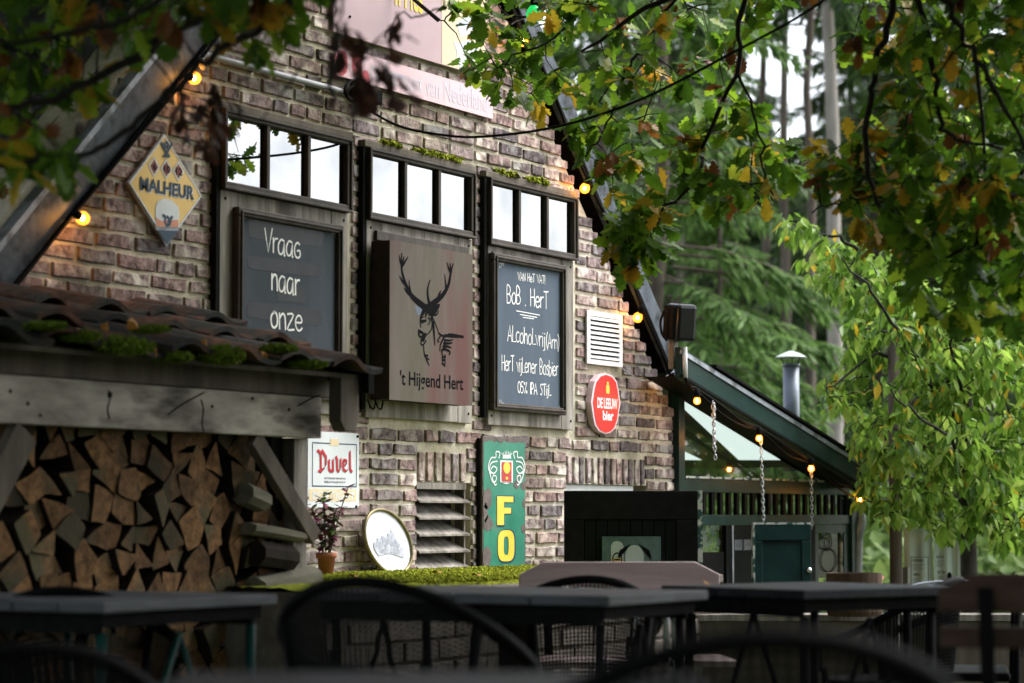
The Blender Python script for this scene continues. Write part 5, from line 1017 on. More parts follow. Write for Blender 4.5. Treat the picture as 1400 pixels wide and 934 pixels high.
# firewood: irregular split cells, each log its own thing
def clip(poly, p, n):
    out = []
    for i in range(len(poly)):
        a, c = poly[i], poly[(i+1) % len(poly)]; da, dc = np.dot(a-p, n), np.dot(c-p, n)
        if da <= 0: out.append(a)
        if da*dc < 0: out.append(a+(c-a)*da/(da-dc))
    return out
rl = np.random.default_rng(11); pts = []
X0l, X1l = -4.35, xr-.20; Z0l, Z1l = .30, 1.30; sx, sz = .100, .084; r = 0; zz = Z0l
while zz < Z1l+.05:
    xx = X0l+(r % 2)*sx/2
    while xx < X1l+.12:
        pts.append(np.array([xx+rl.uniform(-.032, .032), zz+rl.uniform(-.028, .028)])); xx += sx
    zz += sz; r += 1
LOGS = []
for i, p in enumerate(pts):
    poly = [p+np.array(v) for v in ((-.12, -.12), (.12, -.12), (.12, .12), (-.12, .12))]
    for j, q in enumerate(pts):
        if i != j and np.linalg.norm(q-p) < .24: poly = clip(poly, (p+q)/2, q-p)
    poly = [v for v in poly if v[1] < Z1l]
    if len(poly) < 3: continue
    # split wood has few corners: drop the ones that cut the least
    while len(poly) > rl.choice([3, 3, 4, 4, 5]):
        ar = []
        for k in range(len(poly)):
            a, b_, c = poly[k-1], poly[k], poly[(k+1) % len(poly)]; ar.append(abs(np.cross(b_-a, c-a)))
        poly.pop(int(np.argmin(ar)))
    c = np.mean(poly, 0); sh = rl.uniform(1.0, 1.08); rot = rl.uniform(-.18, .18); Rr = np.array([[math.cos(rot), -math.sin(rot)], [math.sin(rot), math.cos(rot)]])
    poly = [c+Rr@(v-c)*sh for v in poly]
    pf = []
    for k in range(len(poly)):
        a, d = poly[k], poly[(k+1) % len(poly)]; t = rl.uniform(.4, .6); e = (d-a); nn = np.array([e[1], -e[0]]); m_ = a+e*t+nn*rl.uniform(-.05, .05)
        pf += [a+(e)*.06, m_, d-e*.06]
    y0 = -.60+rl.uniform(-.02, .02); n = len(pf); tl = rl.uniform(-.12, .12, 2)
    pxl, pyl, _ = proj((c[0], y0, c[1]))
    if pxl < -30 or pyl > 960 or pxl > 415: continue
    wgt = .30
    b = MB(); vs = [(v[0], y0+(v-c)@tl, v[1]) for v in pf]+[(v[0], y0+wgt, v[1]) for v in pf]
    b.add(vs, [tuple(range(n))]); b.add(vs, [(k, n+k, n+(k+1) % n, (k+1) % n) for k in range(n)], 1)
    warm = pyl < 700
    o = b.build('firewood_log', [M['logend'], M['logside']]); LOGS.append((round(c[1]/.084), c[0], len(poly), o)); tag(o, None, 'log', 'split logs stacked in the woodshed')
ORD = ['zero', 'first', 'second', 'third', 'fourth', 'fifth', 'sixth', 'seventh', 'eighth', 'ninth', 'tenth', 'eleventh', 'twelfth', 'thirteenth', 'fourteenth', 'fifteenth', 'sixteenth', 'seventeenth', 'eighteenth', 'nineteenth', 'twentieth', 'twenty-first', 'twenty-second', 'twenty-third', 'twenty-fourth']
rows_ = sorted({l[0] for l in LOGS}, reverse=True)
for ri_, rw in enumerate(rows_):
    for ci_, l in enumerate(sorted([l for l in LOGS if l[0] == rw], key=lambda l: l[1])):
        l[3]['label'] = '%s log end, %s from left in the %s row from the top' % ({3: 'three-sided', 4: 'four-sided', 5: 'five-sided'}.get(l[2], 'many-sided'), ORD[ci_+1], ORD[ri_+1])
# few logs lying sideways by the right post
for (px, py, w_, h_, ry, la) in ((372, 728, .30, .045, .10, 'pale split log lying sideways on top of the stack by the shed brace'), (388, 797, .33, .085, -.10, 'thick squared log lying sideways against the right shed post'), (392, 866, .24, .085, .03, 'short squared log lying sideways low beside the right shed post'), (345, 680, .11, .08, .25, 'pale log end jutting out below the shed brace'), (372, 760, .2, .09, .1, 'dark sideways log tucked between brace and post')):
    c = P(px, py, YS+.06); b = MB(); R = Matrix.Rotation(ry, 3, 'Y'); n = 8; prof = [(math.cos(a)*rl.uniform(.85, 1.05), math.sin(a)*rl.uniform(.85, 1.05)) for a in np.linspace(.3, 6.58, n+1)[:-1]]
    for s in (-1, 1): b.v += [tuple(np.array(R @ Vector((s*w_/2, u*.05, v*h_/2)))+c) for u, v in prof]
    fs = [tuple(range(n)), tuple(range(2*n-1, n-1, -1))]+[(k, (k+1) % n, n+(k+1) % n, n+k) for k in range(n)]; b.f += fs; b.m += [0]*len(fs)
    o = b.build('firewood_log', mat('log_side_pale', (.10, .095, .07), (.21, .195, .15), 14, .9, .7, stretch=(.3, 1, 1.5)) if px != 372 or py < 740 else M['logside'], None); tag(o, la, 'log')
# ------------------------------------------------------------------ low timber wall, planter, banners
tw = thing('timber_wall', Q(1.2, 10.2, 0), 'low timber terrace edge with a pale top board behind the right tables', 'wall')
ru = Vector((rt[0], rt[1], 0)); rv = Vector((0, 0, 1)).cross(ru); o0 = Q(0, 10.2, 0)
zt_ = .95-134/F*10.2
b = MB(); lbox(b, o0, ru, rv, (.15, 0, 0), (4.0, .16, zt_-.001-.03)); b.build('face', M['oldwood'], tw)
for k in range(6):
    b = MB(); lbox(b, o0, ru, rv, (.15+k*.62, -.02, zt_-.028), (.15+(k+1)*.62-.004, .17, zt_)); b.build('top_board', M['greywood'], tw, bevel=.003)
bp_ = Q(1.416, 10.05, zt_); st_ = thing('stump_planter', bp_, 'round brown wooden tub standing on the terrace edge before the glasshouse', 'planter')
rr = 38/F*10.05; hh = D(1154, 783, 10.05)[2]-zt_
b = MB(); b.lathe(bp_, [(rr*.93, 0), (rr, .02), (rr*1.0, hh), (rr*.9, hh), (rr*.88, hh-.05), (0, hh-.05)], 28); b.build('tub', mat('tub_wood', (.035, .022, .015), (.10, .065, .04), 9, .85, .6, stretch=(2, 2, .25)), st_)
b = MB()
for k in range(60):
    a = random.uniform(0, 6.28); q = np.array(bp_)+np.array([math.cos(a)*rr*.6, math.sin(a)*rr*.6, hh-.03])+ru*random.uniform(0, .05); s = .025; b.add([q, q+np.array([s, 0, s*.6]), q+np.array([s*.3, s, s])], [(0, 1, 2)])
tag(b.build('planting', mat('reddish_leaf', (.22, .08, .05), (.35, .15, .1), 9, .7, 0), st_), kind='stuff')
b = MB(); p = Q(.44, 10.18, zt_+.004)
for k in range(14): a = k*.9; r1 = .022; c = np.array(p)+np.array([math.cos(a)*r1, math.sin(a)*r1, .004*(k % 3)]); b.add([p, c, c+np.array([math.cos(a+.5)*.01, math.sin(a+.5)*.01, .018])], [(0, 1, 2)])
o = b.build('marigold', mat('orange_petal', (.75, .25, .02), None, 5, .6, 0)); tag(o, 'small orange blossom lying on the terrace edge', 'flower')
# post and banners at the right
wp = Q(523*13.5/F, 13.5, -.25); t = thing('wooden_post', wp, 'rough grey-brown upright tree trunk post left of the printed banners', 'post')
b = MB(); b.tube([wp+np.array([0, 0, z]) for z in (0, .5, 1, 1.5, 2.2)], [.040, .038, .036, .036, .034], 12); b.build('shaft', M['midbark'], t, True)
wp2 = Q(537*13.6/F, 13.6, -.25); t = thing('wooden_post', wp2, 'short pale sawn stake beside the trunk post and the banners', 'post'); b = MB(); b.box(tuple(wp2+np.array([-.012, -.012, 0])), tuple(wp2+np.array([.018, .018, .25+.95-70/F*13.6]))); b.build('shaft', M['greywood'], t)
for (xa_, xb_, ytop, la, words) in ((1234, 1273, 722, 'left pale green printed beer-menu banner with PILSENERS heading', (('PILSENERS', 766, 1245, 1259), ('AMBER', 785, 1245, 1254), ('BLOND', 802, 1245, 1257))), (1274, 1310, 728, 'right pale green printed beer-menu banner with BITTER heading', (('BLOND', 761, 1277, 1287), ('BITTER', 782, 1278, 1289)))):
    dB = 14.0; a_ = Q((xa_-700)*dB/F, dB, -.2); w_ = (xb_-xa_)*dB/F; t = thing('banner', a_, la, 'banner'); zt3 = D(xa_, ytop, dB)[2]
    b = MB(); nseg = 10; vs = []
    for i in range(nseg+1):
        u = w_*i/nseg; yy = .012*math.sin(i*1.3+xa_); vs += [L3(a_, ru, rv, u, yy, .1), L3(a_, ru, rv, u, yy*.6, zt3)]
    b.add(vs, [(2*i, 2*i+2, 2*i+3, 2*i+1) for i in range(nseg)]); b.build('cloth', M['banner'], t)
    for (tx_, py, p0, p1) in words:
        zz_ = D(p0, py, dB)[2]; o = text_obj('lettering', tx_, M['ink'], t, (0, (p1-p0)*dB/F, 0, .016), 0, offset=.02)
        o.data.transform(Matrix.Translation(Vector(WO[t])));  # back to own frame, then turned to face out
        o.location = Vector(L3(a_, ru, rv, (p0-xa_)*dB/F, -.03, zz_-.008))-Vector(WO[t]); o.rotation_euler = (0, 0, math.atan2(ru.y, ru.x))
    b = MB()
    for (tx_, py, p0, p1) in words:
        for k in range(4):
            zz_ = D(p0, py+6+k*2.4, dB)[2]; lbox(b, a_, ru, rv, ((p0-xa_)*dB/F, -.031, zz_), ((p1-xa_+1-k % 2*3)*dB/F, -.030, zz_+.0035))
    b.build('text_lines', mat('grey_print', (.10, .12, .11), None, 5, .7, 0), t)
    b = MB(); cx_ = (words[-1][3]+5-xa_)*dB/F; zz_ = D(0, words[-1][1]+6, dB)[2]
    vs = [L3(a_, ru, rv, cx_+.014*math.cos(a), -.031, zz_+.028*math.sin(a)) for a in np.linspace(0, 6.28, 12)[:-1]]; b.add(vs, [tuple(range(11))]); lbox(b, a_, ru, rv, (cx_-.002, -.031, zz_-.05), (cx_+.002, -.03, zz_-.02)); b.build('hop_print', M['ink'], t)
    if xa_ < 1250:
        b = MB(); xa2, xb2 = (1242-xa_)*dB/F, (1266-xa_)*dB/F; z2, z3 = D(0, 761, dB)[2], D(0, 815, dB)[2]
        for s_ in ((xa2, z3, xa2+.004, z2), (xb2-.004, z3, xb2, z2), (xa2, z2-.004, xb2, z2)): lbox(b, a_, ru, rv, (s_[0], -.031, s_[1]), (s_[2], -.030, s_[3]))
        b.build('border_print', mat('grey_print2', (.10, .12, .11), None, 5, .7, 0), t)
# ------------------------------------------------------------------ tables
def table(label, A, ang, lx, ly, h, nsl, along, mtop, mleg, gap=.006, legin=.06, ends=True):
    # A: near corner on plan; ang: direction of the lx side; the ly side is turned +90 degrees; boards run along 'x' or 'y'
    t = thing('terrace_table', (A[0], A[1], 0), label, 'table'); ux, uy = Vector((math.cos(ang), math.sin(ang), 0)), Vector((-math.sin(ang), math.cos(ang), 0)); th = .026
    for k in range(nsl):
        b = MB()
        if along == 'x': w_ = ly/nsl; lbox(b, A, ux, uy, (0+random.uniform(-.002, .002), k*w_+gap/2, h-th), (lx, (k+1)*w_-gap/2, h))
        else: w_ = lx/nsl; lbox(b, A, ux, uy, (k*w_+gap/2, 0, h-th), ((k+1)*w_-gap/2, ly, h))
        b.build('slat', mtop, t, bevel=.003)
    b = MB(); e = .03
    lbox(b, A, ux, uy, (e, e, h-th-.035), (lx-e, e+.02, h-th-.001)); lbox(b, A, ux, uy, (e, ly-e-.02, h-th-.05), (lx-e, ly-e, h-th-.001)); lbox(b, A, ux, uy, (e, e+.02, h-th-.05), (e+.02, ly-e-.02, h-th-.001)); lbox(b, A, ux, uy, (lx-e-.02, e+.02, h-th-.05), (lx-e, ly-e-.02, h-th-.001)); b.build('frame', M['black'], t)
    for x in (legin, lx-legin):
        for y in (legin, ly-legin):
            b = MB(); b.tube([L3(A, ux, uy, x, y, 0), L3(A, ux, uy, x, y, h-th-.05)], .013, 10); b.build('leg', mleg, t, True)
    for y in (legin, ly-legin):
        for xq in (legin, lx-legin): b = MB(); b.tube([L3(A, ux, uy, xq, y, .06), L3(A, ux, uy, lx/2, y, h-th-.06)], .008, 6); b.build('cross_brace', mleg, t, True)
    return t
zT = .75; hg = lambda y: .2*F/(y-705)
rd = lambda px, d: ((px-700)*d/F, d)
A = Q(*rd(833, 6.05), 0); table('weathered grey plank table in the middle foreground with black legs', A, 0, .58, .92, zT, 4, 'x', M['tablewood'], M['black'])
A = Q(*rd(146, 5.62), 0); table('grey-topped table with green steel legs in front of the woodshed', A, 0, .69, .70, zT, 5, 'x', M['tablewood'], M['greensteel'], legin=.05)
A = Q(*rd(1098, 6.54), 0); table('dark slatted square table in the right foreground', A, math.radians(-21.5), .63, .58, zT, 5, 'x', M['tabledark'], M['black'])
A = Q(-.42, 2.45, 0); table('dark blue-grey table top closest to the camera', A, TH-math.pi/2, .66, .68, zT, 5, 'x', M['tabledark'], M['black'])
o = MB(); p = Q(*rd(965, 6.95), zT+.001); o.add([p, p+np.array([.03, -.01, .012]), p+np.array([.045, .01, .004]), p+np.array([.02, .025, .015])], [(0, 1, 2, 3)]); o = o.build('fallen_leaf', M['cork']); tag(o, 'small brown fallen leaf on the left end of the dark slatted table', 'leaf')
# ------------------------------------------------------------------ round-backed wicker chairs
def wicker_chair(label):
    t = thing('wicker_chair', (0, 0, 0), label, 'chair', 'black wicker terrace armchairs')
    R_ = .245
    def hoop(a, dz=0, k=1.0): # a: 0 at the middle of the back, +-1 at the arm fronts
        th_ = a*math.radians(128); return np.array([R_*k*math.sin(th_)*1.08, -R_*k*math.cos(th_)*(1.0 if abs(a) < .7 else 1.0), .80-.20*abs(math.sin(a*math.pi/2))**2.0+dz])
    b = MB(); b.tube([hoop(a) for a in np.linspace(-1, 1, 33)], .0135, 10); b.build('top_rail', M['wicker'], t, True)
    b = MB()
    for a in np.linspace(-.62, .62, 58): p0 = hoop(a, -.01); p1 = np.array([p0[0]*.82, p0[1]*.86, .46]); b.beam(p0, p1, .0065, .002, upv=(math.sin(a*2), -math.cos(a*2), 0))
    for zz in np.linspace(.01, .29, 27):
        ring = []
        for a in np.linspace(-.62, .62, 17):
            p0 = hoop(a, -.01); p1 = np.array([p0[0]*.82, p0[1]*.86, .46]); k = min(1, zz/.30); ring.append(p0+(p1-p0)*k)
        b.tube(ring, .0028, 4)
    tag(b.build('woven_back', M['wicker'], t), kind='stuff')
    b = MB(); b.lathe((0, .01, .44), [(0, -.02), (.20, -.02), (.222, -.008), (.222, .010), (.20, .018), (0, .012)], 28); b.build('seat', M['wicker'], t, True)
    for s in (-1, 1):
        b = MB(); p = hoop(s*1.0); b.tube(smoothpath([p, p+np.array([0, .03, -.02]), p+np.array([s*.0, .03, -.10]), (s*.19, .17, .44), (s*.21, .20, 0)], 4), .012, 8); b.build('leg', M['wicker'], t, True)
        b = MB(); p = hoop(s*.42, -.01); b.tube([p, (p[0]*.85, p[1]*.87, .44), (s*.20, -.22, 0)], .012, 8); b.build('leg', M['wicker'], t, True)
    b = MB(); b.tube([(-.2, .18, .2), (.2, .18, .2)], .007, 6); b.tube([(-.19, -.21, .2), (.19, -.21, .2)], .007, 6); b.build('stretcher', M['wicker'], t, True)
    return t
ch = wicker_chair('large blurred black chair back rising in front of the lens at the bottom centre')
def put(o, px, d, yaw, s=1.0, z=0, label=None):
    p = Q(*rd(px, d), z); o.location = p; o.rotation_euler = (0, 0, TH-math.pi/2+yaw); o.scale = (s, s, s)
    if label: o['label'] = label
put(ch, 1000, 2.75, math.radians(5), 1.03)
for (px, d, yaw, s, la) in ((560, 5.15, -22, 1.02, 'black wicker armchair with see-through back at the left end of the middle table'), (120, 6.25, -5, .955, 'black wicker armchair behind the green-legged table before the woodshed'), (786, 7.35, 8, .955, 'black wicker chair whose round back rises behind the middle table'), (20, 4.0, 20, .93, 'very dark wicker armchair cut by the bottom left corner'), (1215, 7.9, 60, .93, 'dark armchair tucked under the right end of the slatted table')):
    c = copy_tree(ch); put(c, px, d, math.radians(yaw), s, 0, la)
# chrome armrests beside the tables
def chrome_chair(label, px, d, yaw):
    t = thing('tube_chair', (0, 0, 0), label, 'chair', 'chrome tube armchairs')
    for s in (-1, 1):
        b = MB(); b.tube(smoothpath([(s*.25, -.2, .70), (s*.25, -.05, .715), (s*.25, .12, .70), (s*.25, .175, .665), (s*.25, .185, .6), (s*.25, .18, .3), (s*.25, .17, 0)], 5), .012, 10); b.build('arm', M['chrome'], t, True)
        b = MB(); b.tube(smoothpath([(s*.22, -.2, .72), (s*.22, -.05, .725), (s*.22, .10, .71), (s*.22, .155, .67), (s*.22, .165, .6), (s*.22, .16, .3), (s*.22, .15, 0)], 5), .010, 10); b.build('arm', M['chrome'], t, True)
        b = MB(); b.tube([(s*.24, -.2, 0), (s*.23, -.23, .72)], .012, 8); b.build('leg', M['wicker'], t, True)
    b = MB(); b.box((-.21, -.2, .42), (.21, .2, .45)); b.build('seat', M['wicker'], t, bevel=.01)
    b = MB(); b.box((-.21, -.24, .5), (.21, -.225, .72)); b.build('backrest', M['wicker'], t, bevel=.006)
    put(t, px, d, math.radians(yaw)); return t
chrome_chair('tube armchair with bright chrome arms just right of the middle table leg', 812, 7.2, -80)
chrome_chair('tube armchair with chrome arms under the right end of the slatted table', 1290, 8.0, 80)
# ------------------------------------------------------------------ folding chairs with chamfered slats
def slat_chair(label, w_, px, d, yaw, m1, zt=.80, hs=.09):
    t = thing('slatted_seat', (0, 0, 0), label, 'bench', 'wooden slatted terrace seats')
    def sl(name, y, z0, z1, cham, tilt, m):
        b = MB(); h = z1-z0; c = cham
        b.prism([(-w_/2, z0), (w_/2, z0), (w_/2, z1-h*.42*c), (w_/2-.085*c, z1), (-w_/2+.085*c, z1), (-w_/2, z1-h*.42*c)] if c else [(-w_/2, z0), (w_/2, z0), (w_/2, z1), (-w_/2, z1)], y, .022); b.build(name, m, t, bevel=.004)
    sl('back_slat', -.20, zt-hs, zt, 1, 0, m1); sl('back_slat', -.18, zt-hs-.075, zt-hs-.03, 0, 0, m1)
    for k in range(5): b = MB(); b.box((-w_/2, -.15+k*.075, .45), (w_/2, -.15+k*.075+.055, .47)); b.build('seat_slat', m1, t, bevel=.003)
    for s in (-1, 1):
        b = MB(); b.beam((s*(w_/2-.10), -.225, zt-.03), (s*(w_/2-.10), -.12, .30), .030, .010, upv=(0, 1, 0)); b.beam((s*(w_/2-.10), -.12, .30), (s*(w_/2-.10), .22, 0), .03, .01, upv=(0, 1, 0)); b.build('side_bar', M['black'], t)
        b = MB(); b.beam((s*(w_/2-.13), .20, .46), (s*(w_/2-.13), -.22, 0), .025, .01, upv=(0, 1, 0)); b.build('leg', M['steel'], t)
    put(t, px, d, math.radians(yaw)); return t
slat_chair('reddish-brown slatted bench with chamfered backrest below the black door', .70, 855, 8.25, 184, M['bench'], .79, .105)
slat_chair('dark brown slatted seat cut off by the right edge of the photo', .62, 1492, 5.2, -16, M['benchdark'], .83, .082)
# ------------------------------------------------------------------ foliage tools
def oak_leaf():
    half = [(0, .0), (.04, .08), (.15, .16), (.10, .24), (.24, .36), (.15, .44), (.33, .58), (.20, .65), (.30, .80), (.15, .83), (.14, .95), (0, 1.0)]
    mid = [(0, y) for y in (0, .16, .36, .58, .80, 1.0)]
    vs = []; 
    zf = lambda x, y: .22*abs(x)-.10*(y-.3)**2+.03*math.sin(y*14)*(abs(x) > .2)
    L_ = [(-x, y, zf(x, y)) for x, y in half[1:-1]]; R_ = [(x, y, zf(x, y)) for x, y in half[1:-1]]
    base = (0, 0, 0); tip = (0, 1, -.05); m1, m2, m3 = (0, .3, -.0), (0, .55, -.01), (0, .8, -.03)
    vs = [base, m1, m2, m3, tip]+R_+L_; r0 = 5; l0 = 5+len(R_); fs = []
    # right half
    for o_, flip in ((r0, False), (l0, True)):
        f_ = [(0, o_+0, o_+1), (0, o_+1, o_+2), (0, o_+2, 1), (1, o_+2, o_+3), (1, o_+3, o_+4), (1, o_+4, 2), (2, o_+4, o_+5), (2, o_+5, o_+6), (2, o_+6, 3), (3, o_+6, o_+7), (3, o_+7, o_+8), (3, o_+8, o_+9), (3, o_+9, 4)]
        fs += [t[::-1] for t in f_] if flip else f_
    return np.array(vs, float), fs
def plain_leaf(w=.2):
    vs = [(0, 0, 0), (w*.75, .28, .05), (w, .5, .04), (w*.5, .8, -.02), (0, 1, -.10), (-w*.5, .8, -.02), (-w, .5, .04), (-w*.75, .28, .05), (0, .5, -.03)]
    return np.array(vs, float), [(0, 1, 8), (1, 2, 8), (2, 3, 8), (3, 4, 8), (4, 5, 8), (5, 6, 8), (6, 7, 8), (7, 0, 8)]
def rotmats(dirs, roll):
    d = dirs/np.linalg.norm(dirs, axis=1)[:, None]; ref = np.tile(np.array([0., 0, 1]), (len(d), 1)); ref[np.abs(d[:, 2]) > .95] = (1, 0, 0)
    x = np.cross(d, ref); x /= np.linalg.norm(x, axis=1)[:, None]; z = np.cross(x, d); c, s = np.cos(roll)[:, None], np.sin(roll)[:, None]
    return np.stack([x*c+z*s, d, -x*s+z*c], 2)
def leaf_stuff(name, tmpl, pos, dirs, roll, size, cls, mats, parent):
    V, Fc = tmpl; n, k = len(pos), len(V); Rm_ = rotmats(dirs, roll); W_ = np.einsum('nij,kj->nki', Rm_, V)*size[:, None, None]+pos[:, None, :]-WO[parent]
    fa = np.array(Fc); allf = (fa[None]+(np.arange(n)*k)[:, None, None]).reshape(-1, 3); me = bpy.data.meshes.new(name)
    me.vertices.add(n*k); me.vertices.foreach_set('co', W_.astype(np.float32).ravel()); nf = len(allf); me.loops.add(nf*3); me.loops.foreach_set('vertex_index', allf.ravel().astype(np.int32))
    me.polygons.add(nf); me.polygons.foreach_set('loop_start', np.arange(nf, dtype=np.int32)*3); me.polygons.foreach_set('loop_total', np.full(nf, 3, np.int32))
    for m in mats: me.materials.append(m)
    me.polygons.foreach_set('material_index', np.repeat(cls, len(Fc)).astype(np.int32)); me.update(calc_edges=True); me.validate()
    o = bpy.data.objects.new(name, me); COL.objects.link(o); o.parent = parent; tag(o, kind='stuff'); return o
def leaf_things(tmpl, pos, dirs, roll, size, cls, mats, parent):
    V, Fc = tmpl; mes = []
    for m in mats: me = bpy.data.meshes.new('leaf'); me.from_pydata([tuple(v) for v in V], [], Fc); me.materials.append(m); me.update(); mes.append(me)
    Rm_ = rotmats(dirs, roll)
    for i in range(len(pos)):
        o = bpy.data.objects.new('leaf', mes[int(cls[i])]); COL.objects.link(o); o.parent = parent; o.location = pos[i]-WO[parent]; o.rotation_euler = Matrix(Rm_[i].tolist()).to_euler(); o.scale = (size[i],)*3
def inpoly(x, y, poly):
    c = False; n = len(poly)
    for i in range(n):
        x0, y0 = poly[i]; x1, y1 = poly[(i+1) % n]
        if (y0 > y) != (y1 > y) and x < (x1-x0)*(y-y0)/(y1-y0)+x0: c = not c
    return c
class Tree:
    def __init__(s, root): s.N = [np.array(root, float)]; s.tubes = []
    def branch(s, pts, r0, r1, wob=.006):
        pts = smoothpath(pts, 5); pts = [p+rng.normal(0, wob, 3) if 0 < i < len(pts)-1 else p for i, p in enumerate(pts)]
        s.tubes.append((pts, np.linspace(r0, r1, len(pts)))); s.N += pts; return pts
    def attach(s, p, r0=.004, r1=.0015, sag=.05):
        a = np.array(s.N); i = np.argmin(((a-p)**2).sum(1)); q = a[i]; d = p-q; L = np.linalg.norm(d)
        if L < .02: return d
        mid = (p+q)/2+np.array([0, 0, sag*L])+rng.normal(0, .06*L, 3); pts = [q, q+(mid-q)*.5+rng.normal(0, .02*L, 3), mid, mid+(p-mid)*.5, p]
        pts = pts if L > .15 else [q, mid, p]; rr0 = r0*(1+L*.8); s.tubes.append((pts, np.linspace(rr0, r1, len(pts)))); s.N += pts[1:]; return p-mid
    def mesh(s, name, m, parent, n=5):
        b = MB()
        for pts, rs in s.tubes: b.tube(pts, list(rs), n if rs[0] < .02 else 9, caps=False)
        return b.build(name, m, parent, True)
# ------------------------------------------------------------------ the big oak whose boughs hang into the view
OR = Q(4.4, 6.6, 0)
OAK = thing('oak_tree', OR, 'large autumn oak overhanging the terrace, lobed leaves green, yellow and brown', 'tree')
T = Tree(OR); T.tubes = []
b = MB(); tr_pts = smoothpath([OR, OR+np.array([.05, .05, 1.2]), OR+np.array([-.05, .0, 2.4]), OR+np.array([-.2, 0, 3.6]), OR+np.array([-.3, .1, 5])], 5); b.tube(tr_pts, list(np.linspace(.30, .15, len(tr_pts))), 16); b.build('trunk', M['bark'], OAK, True)
limb1 = T.branch([tr_pts[14], Q(3.0, 6.6, 3.5), Q(1.6, 6.6, 3.25), Q(0, 6.3, 3.3), Q(-1.6, 5.6, 3.1), Q(-3.2, 4.8, 3.0)], .11, .03)
limb2 = T.branch([tr_pts[17], Q(2.8, 5.2, 3.9), Q(1.2, 4.2, 3.8), Q(-1, 3.6, 3.6), Q(-3, 3.2, 3.3)], .10, .03)
limb3 = T.branch([tr_pts[12], Q(3.4, 6.9, 2.9), Q(2.4, 6.8, 2.75), Q(1.7, 6.6, 2.75)], .08, .03)
def pxb(pts, r0, r1): return T.branch([D(*p) for p in pts], r0, r1)
OFF = 1.6
def pxb(pts, r0, r1):
    o_ = OFF if pts[1][0] > 560 else 0
    return T.branch([D(p[0], p[1], p[2]+o_) for p in pts], r0, r1)
pxb([(1080, -60, 7.4), (905, 0, 7.4), (835, 45, 7.6), (758, 97, 7.8)], .014, .004)
pxb([(1060, -60, 7.0), (1016, 0, 7.0), (1009, 82, 7.1), (968, 188, 7.2), (951, 244, 7.3), (900, 291, 7.4), (862, 330, 7.5)], .012, .004)
pxb([(1009, 100, 7.0), (1035, 169, 7.0), (1045, 241, 7.1), (1057, 275, 7.1)], .006, .003)
pxb([(1232, -60, 6.2), (1223, 0, 6.2), (1199, 92, 6.2), (1187, 164, 6.2), (1192, 255, 6.2), (1221, 289, 6.3), (1300, 275, 6.4), (1400, 245, 6.4)], .014, .005)
pxb([(1262, -60, 6.5), (1254, 0, 6.5), (1242, 120, 6.5), (1242, 250, 6.6)], .009, .004)
pxb([(1255, -60, 6.1), (1260, 0, 6.1), (1279, 96, 6.1), (1288, 168, 6.1), (1317, 193, 6.2), (1400, 210, 6.3)], .012, .005)
pxb([(1270, -60, 5.8), (1293, 0, 5.8), (1327, 67, 5.8), (1365, 130, 5.8), (1410, 210, 5.8)], .012, .006)
pxb([(1440, 150, 6.0), (1390, 260, 6.0), (1350, 320, 6.1), (1317, 345, 6.1), (1264, 356, 6.2)], .011, .004)
pxb([(1110, 291, 6.6), (1150, 275, 6.5), (1187, 270, 6.4), (1221, 275, 6.3)], .003, .005)
pxb([(905, -40, 8.2), (800, 10, 8.2), (720, 22, 8.3), (640, 15, 8.4), (600, 28, 8.4)], .008, .003)
pxb([(830, -40, 8.0), (760, 50, 8.0), (700, 75, 8.0)], .007, .003)
pxb([(950, -40, 7.5), (880, 60, 7.6), (850, 110, 7.6), (830, 170, 7.6), (800, 215, 7.7)], .007, .003)
pxb([(1330, 60, 5.9), (1350, 250, 6.0), (1320, 400, 6.2)], .008, .003)
# left side, nearer and darker
pxb([(420, -80, 6.5), (325, 0, 6.4), (260, 34, 6.3), (192, 75, 6.2), (99, 122, 6.1), (-20, 156, 6.0)], .020, .008)
pxb([(440, -60, 6.1), (400, 0, 6.1), (350, 41, 6.1), (274, 89, 6.0), (219, 137, 6.0), (147, 195, 6.0), (75, 219, 5.9), (-20, 227, 5.9)], .012, .006)
pxb([(330, -60, 5.8), (230, 0, 5.7), (120, 40, 5.7), (-20, 60, 5.6)], .010, .005)
pxb([(440, -80, 5.2), (452, 0, 5.2), (458, 60, 5.2), (456, 140, 5.2)], .007, .006)
pxb([(470, -80, 5.4), (466, 0, 5.4), (452, 60, 5.4), (400, 110, 5.5), (356, 165, 5.5)], .004, .002)
pxb([(520, -60, 5.4), (610, 2, 5.5), (575, 20, 5.5), (540, 25, 5.5), (525, 50, 5.6)], .004, .002)
pxb([(355, 60, 5.0), (340, 90, 5.1), (326, 150, 5.2), (318, 195, 5.2)], .003, .0015)
